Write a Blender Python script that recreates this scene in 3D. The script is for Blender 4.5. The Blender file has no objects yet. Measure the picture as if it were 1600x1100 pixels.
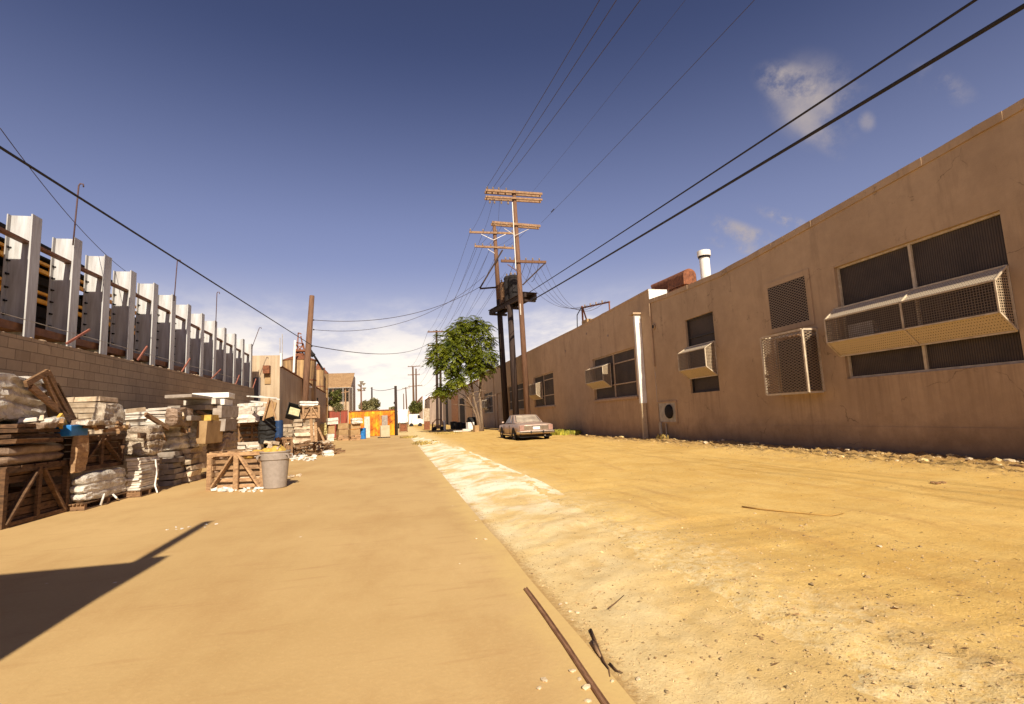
import bpy, bmesh, math, random
from mathutils import Vector, Matrix, Euler, noise as NZ
random.seed(7)
rnd = random.uniform
R = math.radians
S = bpy.context.scene
COL = S.collection

# ------------------------------------------------------------------ camera model (photo 1600x1100)
F_, CX, CY, H_ = 800.0, 800.0, 550.0, 1.4
ROLL, PITCH, YAW = R(2.5), R(7.05), R(12.9)
FW = Vector((math.sin(YAW)*math.cos(PITCH), math.cos(YAW)*math.cos(PITCH), math.sin(PITCH)))
R0 = Vector((math.cos(YAW), -math.sin(YAW), 0)); U0 = R0.cross(FW)
RT = R0*math.cos(ROLL) - U0*math.sin(ROLL); UP = U0*math.cos(ROLL) + R0*math.sin(ROLL)
CAM = Vector((0, 0, H_))
def ray(px, py): return RT*((px-CX)/F_) - UP*((py-CY)/F_) + FW
def gnd(px, py, z=0.0):
    d = ray(px, py); return CAM + d*((z-H_)/d.z)
def onx(px, py, x):
    d = ray(px, py); return CAM + d*(x/d.x)
def ony(px, py, y):
    d = ray(px, py); return CAM + d*(y/d.y)

# ------------------------------------------------------------------ mesh builder
class MB:
    def __init__(s): s.v = []; s.f = []; s.m = []; s.mi = 0
    def add(s, vs, fs):
        b = len(s.v); s.v += [Vector(v) for v in vs]
        for f in fs: s.f.append([b+i for i in f]); s.m.append(s.mi)
    def box(s, c, d, rot=None, jit=0.0):
        c = Vector(c); M = rot if isinstance(rot, Matrix) else (Euler(rot).to_matrix() if rot else Matrix.Identity(3))
        vs = []
        for z in (-.5, .5):
            for x, y in ((-.5,-.5),(.5,-.5),(.5,.5),(-.5,.5)):
                p = Vector((x*d[0], y*d[1], z*d[2]))
                if jit: p += Vector((rnd(-jit,jit), rnd(-jit,jit), rnd(-jit,jit)*.4))
                vs.append(c + M @ p)
        s.add(vs, [(3,2,1,0),(4,5,6,7),(0,1,5,4),(1,2,6,5),(2,3,7,6),(3,0,4,7)])
    def b2(s, x0, x1, y0, y1, z0, z1): s.box(((x0+x1)/2,(y0+y1)/2,(z0+z1)/2), (abs(x1-x0),abs(y1-y0),abs(z1-z0)))
    def beam(s, p0, p1, w, h, up=(0,0,1)):
        p0, p1 = Vector(p0), Vector(p1); d = (p1-p0); L = d.length
        if L < 1e-6: return
        y = d/L; u = Vector(up)
        if abs(y.dot(u)) > .98: u = Vector((0,1,0)) if abs(y.y) < .9 else Vector((1,0,0))
        x = y.cross(u).normalized(); z = x.cross(y)
        M = Matrix((x, y, z)).transposed()
        s.box((p0+p1)/2, (w, L, h), M)
    def tube(s, pts, r, n=8, cap=True):
        pts = [Vector(p) for p in pts]; k = len(pts)
        rs = r if isinstance(r, (list, tuple)) else [r]*k
        rings = []; prev = None
        for i, p in enumerate(pts):
            t = (pts[min(i+1,k-1)] - pts[max(i-1,0)]).normalized()
            if prev is None:
                a = Vector((1,0,0)) if abs(t.x) < .8 else Vector((0,1,0))
                u = t.cross(a).normalized()
            else:
                u = (prev - t*prev.dot(t)).normalized()
            prev = u; w = t.cross(u)
            rings.append([p + (u*math.cos(2*math.pi*j/n) + w*math.sin(2*math.pi*j/n))*rs[i] for j in range(n)])
        vs = [v for rg in rings for v in rg]; fs = []
        for i in range(k-1):
            for j in range(n):
                a = i*n+j; b = i*n+(j+1)%n
                fs.append((a, b, b+n, a+n))
        if cap: fs.append(tuple(range(n))[::-1]); fs.append(tuple((k-1)*n+j for j in range(n)))
        s.add(vs, fs)
    def lathe(s, prof, c=(0,0,0), n=24):
        c = Vector(c); vs = []; fs = []
        for r, z in prof:
            for j in range(n):
                a = 2*math.pi*j/n; vs.append(c+Vector((r*math.cos(a), r*math.sin(a), z)))
        for i in range(len(prof)-1):
            for j in range(n):
                a = i*n+j; b = i*n+(j+1)%n; fs.append((a,b,b+n,a+n))
        s.add(vs, fs)
    def prism(s, poly, d):           # poly: list of 3D points, extruded by vector d
        n = len(poly); d = Vector(d); poly = [Vector(p) for p in poly]
        s.add(poly+[p+d for p in poly], [tuple(range(n))[::-1], tuple(range(n,2*n))]+[(i,(i+1)%n,n+(i+1)%n,n+i) for i in range(n)])
    def loft(s, rings, closed=True, caps=True):
        n = len(rings[0]); vs = [Vector(v) for r in rings for v in r]; fs = []
        for i in range(len(rings)-1):
            for j in range(n if closed else n-1):
                a = i*n+j; b = i*n+(j+1)%n; fs.append((a,b,b+n,a+n))
        if caps: fs.append(tuple(range(n))[::-1]); fs.append(tuple((len(rings)-1)*n+j for j in range(n)))
        s.add(vs, fs)
    def grid(s, xs, ys, fz, fx=None):
        nx = len(xs); vs = []; fs = []
        for y in ys:
            for x in xs: vs.append((x, y, fz(x,y)))
        for j in range(len(ys)-1):
            for i in range(nx-1):
                a = j*nx+i; fs.append((a, a+1, a+1+nx, a+nx))
        s.add(vs, fs)
    def lump(s, c, d, amp=.15, seed=0, sub=2, rot=0.0, freq=1.6, boxy=0.0):
        bm = bmesh.new(); bmesh.ops.create_icosphere(bm, subdivisions=sub, radius=1)
        c = Vector(c); M = Matrix.Rotation(rot, 3, 'Z')
        vs = []
        for v in bm.verts:
            p = v.co.copy()
            if boxy:
                m = max(abs(p.x),abs(p.y),abs(p.z)); p = p.lerp(p/m, boxy)
            k = 1 + amp*NZ.noise(v.co*freq+Vector((seed*7.3, seed*1.7, 0))) + amp*.5*NZ.noise(v.co*freq*2.7+Vector((0, seed*3.1, 5)))
            p = Vector((p.x*d[0]*.5, p.y*d[1]*.5, p.z*d[2]*.5))*k
            vs.append(c + M @ p)
        bm.verts.index_update()
        fs = [tuple(v.index for v in f.verts) for f in bm.faces]
        bm.free(); s.add(vs, fs)
    def sheetbox(s, c, d, amp=.03, seed=0, n=9, rot=0.0, freq=3.0, lay=0):
        # a box subdivided and crumpled: something wrapped in film or cloth
        bm = bmesh.new(); bmesh.ops.create_cube(bm, size=1)
        bmesh.ops.subdivide_edges(bm, edges=bm.edges[:], cuts=n, use_grid_fill=True)
        c = Vector(c); M = Matrix.Rotation(rot, 3, 'Z'); vs = []
        for v in bm.verts:
            q = v.co.copy(); rr = q.length
            q = q.lerp(q*(.66/rr) if rr > .66 else q, .38)
            p = Vector((q.x*d[0], q.y*d[1], q.z*d[2]))
            if lay:
                k = (q.z+.5)*lay; f_ = k-math.floor(k); hs = math.sin((math.floor(k)+seed)*12.9)*.5
                p.x *= 1+.10*hs-.13*(2*abs(f_-.5))**3; p.y *= 1-.08*hs-.13*(2*abs(f_-.5))**3
            o = Vector((seed*3.7, seed*9.1, seed*1.3))
            p += NZ.noise_vector(p*freq*.6+o)*amp + NZ.noise_vector(Vector((p.x*3,p.y*3,p.z*9))*freq*.5+o)*amp*.45 + NZ.noise_vector(p*freq*6+o)*amp*.25
            vs.append(c + M @ p)
        bm.verts.index_update()
        fs = [tuple(v.index for v in f.verts) for f in bm.faces]
        bm.free(); s.add(vs, fs)
    def build(s, name, mats, parent=None, loc=None, smooth=False, bevel=0.0):
        me = bpy.data.meshes.new(name)
        me.from_pydata([tuple(v) for v in s.v], [], s.f)
        if not isinstance(mats, (list, tuple)): mats = [mats]
        for m in mats: me.materials.append(m)
        for p, mi in zip(me.polygons, s.m): p.material_index = mi; p.use_smooth = smooth
        me.update()
        o = bpy.data.objects.new(name, me); COL.objects.link(o)
        if parent: o.parent = parent
        if loc: o.location = loc
        if bevel:
            b = o.modifiers.new('bevel', 'BEVEL'); b.width = bevel; b.segments = 2; b.limit_method = 'ANGLE'; b.angle_limit = R(35)
        return o

def tag(o, label, cat, group=None, kind=None):
    o['label'] = label; o['category'] = cat
    if group: o['group'] = group
    if kind: o['kind'] = kind
    return o
def thing(name, label, cat, loc=(0,0,0), rz=0.0, group=None):
    o = bpy.data.objects.new(name, None); COL.objects.link(o)
    o.location = loc; o.rotation_euler = (0,0,rz); o.empty_display_size = .3
    return tag(o, label, cat, group)
def copy_tree(o, parent=None):
    c = o.copy(); COL.objects.link(c)
    if parent: c.parent = parent
    for ch in [x for x in o.children]: copy_tree(ch, c)
    return c

# ------------------------------------------------------------------ materials
MATS = {}
def mat(name, c1, c2=None, c3=None, scale=4.0, stretch=(1,1,1), rough=.8, bump=.0, bscale=None, metal=0.0, island=0.0, spec=.3, lo=.35, hi=.65):
    m = bpy.data.materials.new(name); m.use_nodes = True; MATS[name] = m
    N = m.node_tree.nodes; L = m.node_tree.links
    b = N['Principled BSDF']; b.inputs['Roughness'].default_value = rough; b.inputs['Metallic'].default_value = metal
    b.inputs['Specular IOR Level'].default_value = spec
    tc = N.new('ShaderNodeTexCoord'); mp = N.new('ShaderNodeMapping'); mp.inputs['Scale'].default_value = stretch
    L.new(tc.outputs['Object'], mp.inputs['Vector'])
    n = N.new('ShaderNodeTexNoise'); n.inputs['Scale'].default_value = scale; n.inputs['Detail'].default_value = 8; n.inputs['Roughness'].default_value = .62
    L.new(mp.outputs[0], n.inputs['Vector'])
    cr = N.new('ShaderNodeValToRGB'); L.new(n.outputs['Fac'], cr.inputs[0])
    c2 = c2 or tuple(x*.75 for x in c1)
    cr.color_ramp.elements[0].position = lo; cr.color_ramp.elements[0].color = (*c2, 1)
    cr.color_ramp.elements[1].position = hi; cr.color_ramp.elements[1].color = (*c1, 1)
    if c3:
        e = cr.color_ramp.elements.new((lo+hi)/2); e.color = (*c3, 1)
    out = cr.outputs[0]
    if island:
        g = N.new('ShaderNodeNewGeometry'); hs = N.new('ShaderNodeHueSaturation')
        mr = N.new('ShaderNodeMapRange'); mr.inputs[3].default_value = 1-island; mr.inputs[4].default_value = 1+island*.6
        L.new(g.outputs['Random Per Island'], mr.inputs[0]); L.new(mr.outputs[0], hs.inputs['Value']); L.new(out, hs.inputs['Color']); out = hs.outputs[0]
    L.new(out, b.inputs['Base Color'])
    if bump:
        n2 = N.new('ShaderNodeTexNoise'); n2.inputs['Scale'].default_value = bscale or scale*6; n2.inputs['Detail'].default_value = 7
        L.new(mp.outputs[0], n2.inputs['Vector'])
        bp = N.new('ShaderNodeBump'); bp.inputs['Strength'].default_value = bump; bp.inputs['Distance'].default_value = .02
        L.new(n2.outputs['Fac'], bp.inputs['Height']); L.new(bp.outputs[0], b.inputs['Normal'])
    return m
def nodes(m): return m.node_tree.nodes, m.node_tree.links, m.node_tree.nodes['Principled BSDF']
def mathn(N, L, op, a, b=None, clamp=False):
    n = N.new('ShaderNodeMath'); n.operation = op; n.use_clamp = clamp
    for i, x in enumerate((a, b)):
        if x is None: continue
        if isinstance(x, (int, float)): n.inputs[i].default_value = x
        else: L.new(x, n.inputs[i])
    return n.outputs[0]
def mixc(N, L, fac, a, b, mode='MIX'):
    n = N.new('ShaderNodeMix'); n.data_type = 'RGBA'; n.blend_type = mode
    if isinstance(fac, (int, float)): n.inputs[0].default_value = fac
    else: L.new(fac, n.inputs[0])
    for i, x in ((6, a), (7, b)):
        if isinstance(x, tuple): n.inputs[i].default_value = (*x, 1)
        else: L.new(x, n.inputs[i])
    return n.outputs[2]
def noisen(N, L, vec, scale, detail=6, rough=.6):
    n = N.new('ShaderNodeTexNoise'); n.inputs['Scale'].default_value = scale; n.inputs['Detail'].default_value = detail; n.inputs['Roughness'].default_value = rough
    L.new(vec, n.inputs['Vector']); return n.outputs['Fac']
def mapr(N, L, x, a, b, c=0.0, d=1.0, smooth=False):
    n = N.new('ShaderNodeMapRange'); n.clamp = True
    if smooth: n.interpolation_type = 'SMOOTHSTEP'
    L.new(x, n.inputs[0])
    for i, v in zip((1,2,3,4), (a,b,c,d)): n.inputs[i].default_value = v
    return n.outputs[0]
def mapping(N, L, vec, sc=(1,1,1), rot=(0,0,0), loc=(0,0,0)):
    n = N.new('ShaderNodeMapping'); n.inputs['Scale'].default_value = sc; n.inputs['Rotation'].default_value = rot; n.inputs['Location'].default_value = loc
    L.new(vec, n.inputs['Vector']); return n.outputs[0]
def bumpn(N, L, h, strength, dist=.02, normal=None):
    n = N.new('ShaderNodeBump'); n.inputs['Strength'].default_value = strength; n.inputs['Distance'].default_value = dist
    L.new(h, n.inputs['Height'])
    if normal: L.new(normal, n.inputs['Normal'])
    return n.outputs[0]
def newmat(name, rough=.85):
    m = bpy.data.materials.new(name); m.use_nodes = True
    N, L, b = nodes(m); b.inputs['Roughness'].default_value = rough; b.inputs['Specular IOR Level'].default_value = .25
    tc = N.new('ShaderNodeTexCoord'); return m, N, L, b, tc.outputs['Object']

WOOD = mat('weathered_wood', (.30,.17,.085), (.13,.07,.035), scale=3, stretch=(3,3,14), rough=.85, bump=.4, bscale=18, island=.35)
WOODX = mat('crate_wood', (.46,.285,.15), (.24,.135,.07), scale=4, stretch=(2,2,6), rough=.8, bump=.4, bscale=25, island=.35)
WOODD = mat('dark_wood', (.17,.09,.045), (.06,.032,.018), scale=4, stretch=(2,2,6), rough=.9, bump=.4, bscale=25, island=.4)
POLEW = mat('pole_wood', (.20,.105,.06), (.10,.05,.03), scale=5, stretch=(4,4,.25), rough=.85, bump=.35, bscale=12)
POLEB = mat('creosoted_pole', (.05,.028,.02), (.02,.012,.01), scale=5, stretch=(4,4,.25), rough=.8, bump=.3)
ARMW = mat('crossarm_wood', (.33,.20,.115), (.19,.11,.06), scale=6, rough=.85, bump=.2)
STEELW = mat('white_steel', (.54,.54,.55), (.33,.31,.295), scale=3.2, stretch=(2,2,.22), rough=.45, bump=.03, bscale=20)
ORANGE = mat('orange_steel', (.88,.45,.04), (.72,.30,.02), scale=6, rough=.5)
BROWNST = mat('brown_strut', (.25,.11,.045), (.14,.06,.03), scale=6, rough=.6)
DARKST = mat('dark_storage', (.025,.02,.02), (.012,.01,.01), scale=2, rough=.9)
PINKBAR = mat('red_primer', (.36,.13,.09), (.22,.08,.055), scale=8, rough=.7)
RUST = mat('rusty_iron', (.27,.10,.045), (.11,.04,.022), scale=9, rough=.85, bump=.25)
GALV = mat('galvanised', (.46,.42,.37), (.32,.28,.24), scale=5, rough=.45, metal=.4, bump=.05)
WHITEP = mat('white_paint', (.82,.80,.76), (.68,.64,.58), scale=3, rough=.55, bump=.05)
STONEW = mat('pale_flagstone', (.74,.68,.60), (.50,.42,.34), scale=5, rough=.85, bump=.35, bscale=22, island=.25)
STONEB = mat('tan_flagstone', (.64,.52,.38), (.36,.26,.17), scale=5, rough=.85, bump=.35, bscale=22, island=.35)
STONEG = mat('grey_slab', (.40,.34,.29), (.25,.20,.16), scale=6, rough=.8, bump=.25, island=.2)
CARDB = mat('cardboard', (.42,.27,.13), (.30,.18,.08), scale=3, rough=.85, bump=.1, island=.15)
BLUEP = mat('blue_plastic', (.03,.19,.50), (.015,.11,.33), scale=5, rough=.4)
BLUED = mat('dark_blue_plastic', (.02,.05,.13), (.012,.03,.08), scale=5, rough=.5)
GREYP = mat('grey_plastic', (.33,.275,.235), (.27,.225,.19), scale=14, rough=.5, bump=.08, bscale=90)
YELLP = mat('yellow_material', (.62,.40,.08), (.42,.25,.05), scale=9, rough=.6, bump=.2)
BLACKP = mat('black_rubber', (.02,.018,.017), (.01,.009,.009), scale=8, rough=.75)
RAG = mat('white_scrap', (.82,.79,.74), (.45,.40,.34), scale=9, rough=.8, bump=.3)
WIRE = mat('cable_black', (.02,.015,.018), (.012,.01,.012), scale=4, rough=.6)
THINW = mat('wire_dark', (.06,.04,.04), (.04,.03,.03), scale=4, rough=.6)
CERAM = mat('insulator', (.30,.23,.18), (.2,.15,.12), scale=8, rough=.3)
SCREEN = mat('window_screen', (.055,.045,.04), (.03,.025,.022), scale=2, rough=.6)
BARK = mat('tree_bark', (.27,.19,.125), (.13,.085,.055), scale=5, stretch=(3,3,.8), rough=.9, bump=.4)

def film(name, c1, c2, rough=.22):
    m, N, L, b, o = newmat(name, rough); b.inputs['Specular IOR Level'].default_value = .55
    n = noisen(N, L, o, 4.5, 7); f = mapr(N, L, n, .38, .62)
    L.new(mixc(N, L, f, c2, c1), b.inputs['Base Color'])
    w = noisen(N, L, mapping(N, L, o, (1.2,1.2,3.0), (.3,.2,.8)), 7, 9, .75)
    v = noisen(N, L, mapping(N, L, o, (6,6,.7), (.15,.1,.4)), 3, 6, .7)
    L.new(bumpn(N, L, v, .8, .05, bumpn(N, L, w, .9, .04)), b.inputs['Normal'])
    return m
FILM = film('plastic_film', (.62,.52,.40), (.28,.20,.14)); FILMW = film('white_film', (.82,.76,.68), (.48,.40,.31)); FILMB = film('brown_wrap', (.38,.26,.18), (.20,.125,.08), .45)

def corrugated(name, c1, c2, axis=1, freq=38.0, streak=.5):
    m, N, L, b, o = newmat(name, .6)
    sp = N.new('ShaderNodeSeparateXYZ'); L.new(o, sp.inputs[0])
    s_ = mathn(N, L, 'SINE', mathn(N, L, 'MULTIPLY', sp.outputs[axis], freq))
    st = noisen(N, L, mapping(N, L, o, (2.2,2.2,.12)), 2.2, 7)
    st2 = noisen(N, L, o, .9, 5)
    f = mathn(N, L, 'ADD', mathn(N, L, 'MULTIPLY', st, .7), mathn(N, L, 'MULTIPLY', st2, .3))
    L.new(mixc(N, L, mapr(N, L, f, .38, .62), c2, c1), b.inputs['Base Color'])
    L.new(bumpn(N, L, s_, .6, .02), b.inputs['Normal'])
    return m
TIN = corrugated('corrugated_tin', (.52,.40,.27), (.34,.24,.15), 0, 22)
TINS = corrugated('corrugated_tin_side', (.46,.34,.23), (.28,.19,.12), 1, 22)
TINR = corrugated('corrugated_roof_rust', (.44,.27,.13), (.27,.155,.075), 0, 18)
RUSTY = corrugated('rust_streaked_gate', (.80,.36,.015), (.50,.13,.012), 0, 30)
N, L, b = nodes(RUSTY); src = b.inputs['Base Color'].links[0].from_socket; o = [n for n in N if n.type == 'TEX_COORD'][0].outputs['Object']
bl = noisen(N, L, mapping(N, L, o, (1,1,.75), (0,0,0), (3.1,0,1.7)), 1.25, 7, .7)
cc = mixc(N, L, mapr(N, L, bl, .50, .62), src, (.30,.065,.012)); cc = mixc(N, L, mapr(N, L, bl, .44, .36), cc, (.86,.56,.03)); L.new(cc, b.inputs['Base Color'])
REDF = corrugated('red_fence', (.30,.07,.04), (.2,.045,.03), 0, 30)
SILO = corrugated('rusty_silo', (.46,.29,.13), (.12,.07,.045), 1, .2)
TING = corrugated('grey_tin', (.34,.25,.19), (.24,.17,.125), 1, 14)

# stucco with drip stains, grime near the ground
def stucco(name, c1, c2, c3, drips=()):
    m, N, L, b, o = newmat(name, .92)
    big = noisen(N, L, o, .55, 6); fine = noisen(N, L, o, 6, 8, .7)
    drip = noisen(N, L, mapping(N, L, o, (1,1.0,.13)), 1.5, 8, .72)
    sp = N.new('ShaderNodeSeparateXYZ'); L.new(o, sp.inputs[0])
    base = mixc(N, L, mapr(N, L, mathn(N, L, 'ADD', mathn(N, L, 'MULTIPLY', big, .6), mathn(N, L, 'MULTIPLY', noisen(N, L, o, 2.1, 7, .7), .4)), .38, .60), c2, c1)
    base = mixc(N, L, mathn(N, L, 'MULTIPLY', mapr(N, L, fine, .45, .75), .35), base, c2)
    dm = mathn(N, L, 'MULTIPLY', mapr(N, L, drip, .53, .70), mapr(N, L, sp.outputs[2], 1.0, 6.2, .12, .55))
    base = mixc(N, L, dm, base, c3)
    gb = noisen(N, L, mapping(N, L, o, (1,1,.8)), 1.4, 8, .7)
    gm = mathn(N, L, 'MULTIPLY', mapr(N, L, mathn(N, L, 'SUBTRACT', sp.outputs[2], mathn(N, L, 'MULTIPLY', gb, 1.9)), -.75, .1, 1, 0), .75)
    base = mixc(N, L, gm, base, c3)
    # rust and dirt run-off below each window and cage
    rn = noisen(N, L, mapping(N, L, o, (1,3.2,.16)), 2.2, 7, .7)
    for ya, yb, zt in drips:
        k = mathn(N, L, 'MULTIPLY', mapr(N, L, sp.outputs[1], ya-.1, ya+.15), mapr(N, L, sp.outputs[1], yb-.15, yb+.1, 1, 0))
        k = mathn(N, L, 'MULTIPLY', k, mathn(N, L, 'MULTIPLY', mapr(N, L, sp.outputs[2], zt-1.5, zt, 0, 1), mathn(N, L, 'LESS_THAN', sp.outputs[2], zt+.02)))
        base = mixc(N, L, mathn(N, L, 'MULTIPLY', mathn(N, L, 'MULTIPLY', k, mapr(N, L, rn, .46, .66)), .5), base, c3)
    # hairline cracks
    vd = N.new('ShaderNodeTexVoronoi'); vd.feature = 'DISTANCE_TO_EDGE'; vd.inputs['Scale'].default_value = .42
    wv = N.new('ShaderNodeVectorMath'); wv.operation = 'ADD'; wn = N.new('ShaderNodeTexNoise'); wn.inputs['Scale'].default_value = 1.6; wn.inputs['Detail'].default_value = 8
    L.new(o, wn.inputs['Vector']); L.new(o, wv.inputs[0]); L.new(wn.outputs['Color'], wv.inputs[1]); L.new(wv.outputs[0], vd.inputs['Vector'])
    ck = mathn(N, L, 'MULTIPLY', mapr(N, L, vd.outputs['Distance'], .002, .006, 1, 0), mapr(N, L, drip, .5, .58))
    base = mixc(N, L, mathn(N, L, 'MULTIPLY', ck, .6), base, tuple(x*.6 for x in c3))
    L.new(base, b.inputs['Base Color'])
    t = noisen(N, L, o, 42, 6, .7); w = noisen(N, L, o, 2.3, 4)
    nb = bumpn(N, L, t, .35, .012); nb = bumpn(N, L, w, .25, .06, nb)
    L.new(nb, b.inputs['Normal'])
    return m
STUC1 = stucco('stucco_tan', (.49,.345,.22), (.385,.266,.168), (.19,.125,.078), ((6.8,10.5,1.95),(11.1,12.8,1.66),(15.5,17.4,1.93)))
STUC2 = stucco('stucco_tan_far', (.51,.355,.225), (.41,.28,.175), (.25,.165,.108), ((21.7,27.0,1.95),(34.4,39.9,1.9),(58,64,1.8)))

# concrete block wall
def blockwall():
    m, N, L, b, o = newmat('concrete_block', .92)
    sp = N.new('ShaderNodeSeparateXYZ'); L.new(o, sp.inputs[0])
    cb = N.new('ShaderNodeCombineXYZ'); L.new(sp.outputs[1], cb.inputs[0]); L.new(sp.outputs[2], cb.inputs[1])
    br = N.new('ShaderNodeTexBrick'); L.new(cb.outputs[0], br.inputs['Vector'])
    br.inputs['Scale'].default_value = 1; br.inputs['Brick Width'].default_value = .406; br.inputs['Row Height'].default_value = .203
    br.inputs['Mortar Size'].default_value = .008; br.inputs['Mortar Smooth'].default_value = .3
    br.inputs['Color1'].default_value = (.37,.265,.175,1); br.inputs['Color2'].default_value = (.29,.205,.135,1); br.inputs['Mortar'].default_value = (.17,.115,.075,1)
    big = noisen(N, L, o, .8, 6); fine = noisen(N, L, o, 9, 8, .7)
    c = mixc(N, L, mathn(N, L, 'MULTIPLY', mapr(N, L, big, .4, .65), .45), br.outputs['Color'], (.21,.145,.095))
    c = mixc(N, L, mathn(N, L, 'MULTIPLY', mapr(N, L, fine, .5, .75), .35), c, (.45,.34,.23))
    L.new(c, b.inputs['Base Color'])
    nb = bumpn(N, L, mathn(N, L, 'SUBTRACT', 1.0, br.outputs['Fac']), .7, .012)
    nb = bumpn(N, L, noisen(N, L, o, 60, 5, .7), .3, .01, nb); L.new(nb, b.inputs['Normal'])
    return m
BLOCK = blockwall()

def lattice(name, c, pitch_y, pitch_z, wire, diamond=True, uv=(1, 2)):
    # expanded metal: real holes cut in the sheet's own pattern
    m, N, L, b, o = newmat(name, .5); b.inputs['Metallic'].default_value = .2
    b.inputs['Base Color'].default_value = (*c, 1)
    sp = N.new('ShaderNodeSeparateXYZ'); L.new(o, sp.inputs[0])
    u = mathn(N, L, 'DIVIDE', sp.outputs[uv[0]], pitch_y); v = mathn(N, L, 'DIVIDE', sp.outputs[uv[1]], pitch_z)
    if diamond: a, d = mathn(N, L, 'ADD', u, v), mathn(N, L, 'SUBTRACT', u, v)
    else: a, d = u, v
    def ln(x): return mathn(N, L, 'LESS_THAN', mathn(N, L, 'ABSOLUTE', mathn(N, L, 'SUBTRACT', mathn(N, L, 'FRACT', x), .5)), wire)
    k = mathn(N, L, 'MAXIMUM', ln(a), ln(d))
    tr = N.new('ShaderNodeBsdfTransparent'); mx = N.new('ShaderNodeMixShader')
    L.new(k, mx.inputs[0]); L.new(tr.outputs[0], mx.inputs[1]); L.new(b.outputs[0], mx.inputs[2])
    L.new(mx.outputs[0], N['Material Output'].inputs['Surface'])
    return m
MESHF = lattice('cage_mesh_shaded', (.15,.11,.08), .05, .05, .15, False, (1, 2))  # front copy of the cage mesh, shade put into its darker colour
MESHT = lattice('cage_mesh_lit', (.56,.45,.32), .05, .05, .36, False, (1, 0))  # sloped copy of the same mesh, paler colour paints in the light on it
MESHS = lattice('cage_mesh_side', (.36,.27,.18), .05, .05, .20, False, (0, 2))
MESHD = lattice('expanded_metal', (.25,.18,.12), .15, .075, .13, True, (1, 2))
MESHDS = lattice('expanded_metal_side', (.27,.195,.13), .15, .075, .13, True, (0, 2))
CHAIN = lattice('chain_link', (.30,.24,.18), .12, .12, .025, True, (0, 2))
CAGEP = mat('cage_frame_paint', (.60,.50,.37), (.42,.33,.23), scale=7, rough=.5)

def screenmat():
    m, N, L, b, o = newmat('perforated_screen', .7)
    sp = N.new('ShaderNodeSeparateXYZ'); L.new(o, sp.inputs[0])
    st = mathn(N, L, 'GREATER_THAN', mathn(N, L, 'FRACT', mathn(N, L, 'DIVIDE', sp.outputs[1], .045)), .62)
    big = noisen(N, L, o, 1.3, 5)
    c = mixc(N, L, mapr(N, L, big, .35, .65), (.055,.042,.036), (.095,.07,.055))
    c = mixc(N, L, mathn(N, L, 'MULTIPLY', st, .7), c, (.02,.016,.015))
    L.new(c, b.inputs['Base Color']); L.new(bumpn(N, L, st, .4, .01), b.inputs['Normal'])
    return m
PSCREEN = screenmat()

# ------------------------------------------------------------------ ground
def fbm(x, y, s, o=0): return NZ.noise(Vector((x*s, y*s, o)))
def sm(a, b, x):
    t = min(1, max(0, (x-a)/(b-a))); return t*t*(3-2*t)
def apron_z(x, y):
    r = sm(1.1, 2.15, x)*(.07 + .05*fbm(y, 0, .55, 3) + .045*sm(6, 12, y))
    w = .5 + .5*sm(4.8, 3.2, y)
    r += (.018*fbm(x, y, 2.3, 1) + .012*fbm(x, y, 6, 2) + .009*fbm(x, y, 14, 8)*w)*sm(1.1, 1.5, x)
    return -.012 + r
def edge_x(y):
    return 2.18 + .22*sm(4.5, 7, y) + .12*fbm(y, 0, .45, 11) + .09*fbm(y, 0, 1.7, 12) - .9*sm(24, 46, y)
def ground_z(x, y):
    if x < 1.0: return -.03
    d = x - edge_x(y)
    base = apron_z(x, y) if x < 3 else apron_z(3, y)
    base = base*(1-sm(2.5, 5.5, x)) + .06*sm(2.5, 5.5, x)
    k = max(-.06, min(.02, d*.10)) + (.016*fbm(x, y, 3.1, 5) + .01*fbm(x, y, 9, 6))*sm(1.2, .0, abs(d))
    k -= .06*sm(6.5, 10, y)*(1-sm(20, 27, y))*sm(.05, .4, d + .25*fbm(x, y, 1.3, 77))*(1-sm(1.5, 4, d))
    z = base + k
    z += .03*fbm(x, y, .6, 21)*sm(3, 5, x) + .016*fbm(x, y*.4, 2.6, 22)*sm(2.5, 4, x) + .006*fbm(x, y, 7, 23)*sm(2.3, 3, x)
    # wheel ruts running along the alley
    for xr, dp in ((6.6, .04), (8.2, .035), (4.6, .022)):
        xx = xr + .35*fbm(y, 0, .12, xr)
        z -= dp*math.exp(-((x-xx)/.22)**2)*(.6+.6*fbm(x, y, .4, 31))
    bank = sm(8.2, 10.6, x)*sm(24, 15, y)
    z += .10*bank
    rb = sm(8.9, 9.9, x)*sm(45, 25, y)
    z += rb*(.085*abs(fbm(x, y, 2.2, 41)) + .08*abs(fbm(x, y, 5.5, 42)) + .05*fbm(x, y, 13, 43))
    if x > 11.0: z -= .1*sm(11.0, 11.4, x)
    return z
def frange(a, b, s):
    n = max(1, int(round((b-a)/s))); return [a+(b-a)*i/n for i in range(n)]
xs = [-400,-200,-100,-60,-40,-25,-15,-9,-4,0] + frange(.95, 3.0, .035) + frange(3.0, 8.6, .11) + frange(8.6, 11.2, .055) + [11.2,11.8,14,18,25,40,60,100,200,400]
ys = [-60,-30,-15,-8,-4,-1] + frange(1, 6.5, .05) + frange(6.5, 14, .085) + frange(14, 30, .17) + frange(30, 62, .6) + [62,66,72,80,95,120,160,220,320,500,900]
g = MB(); g.grid(xs, ys, ground_z)

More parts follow.
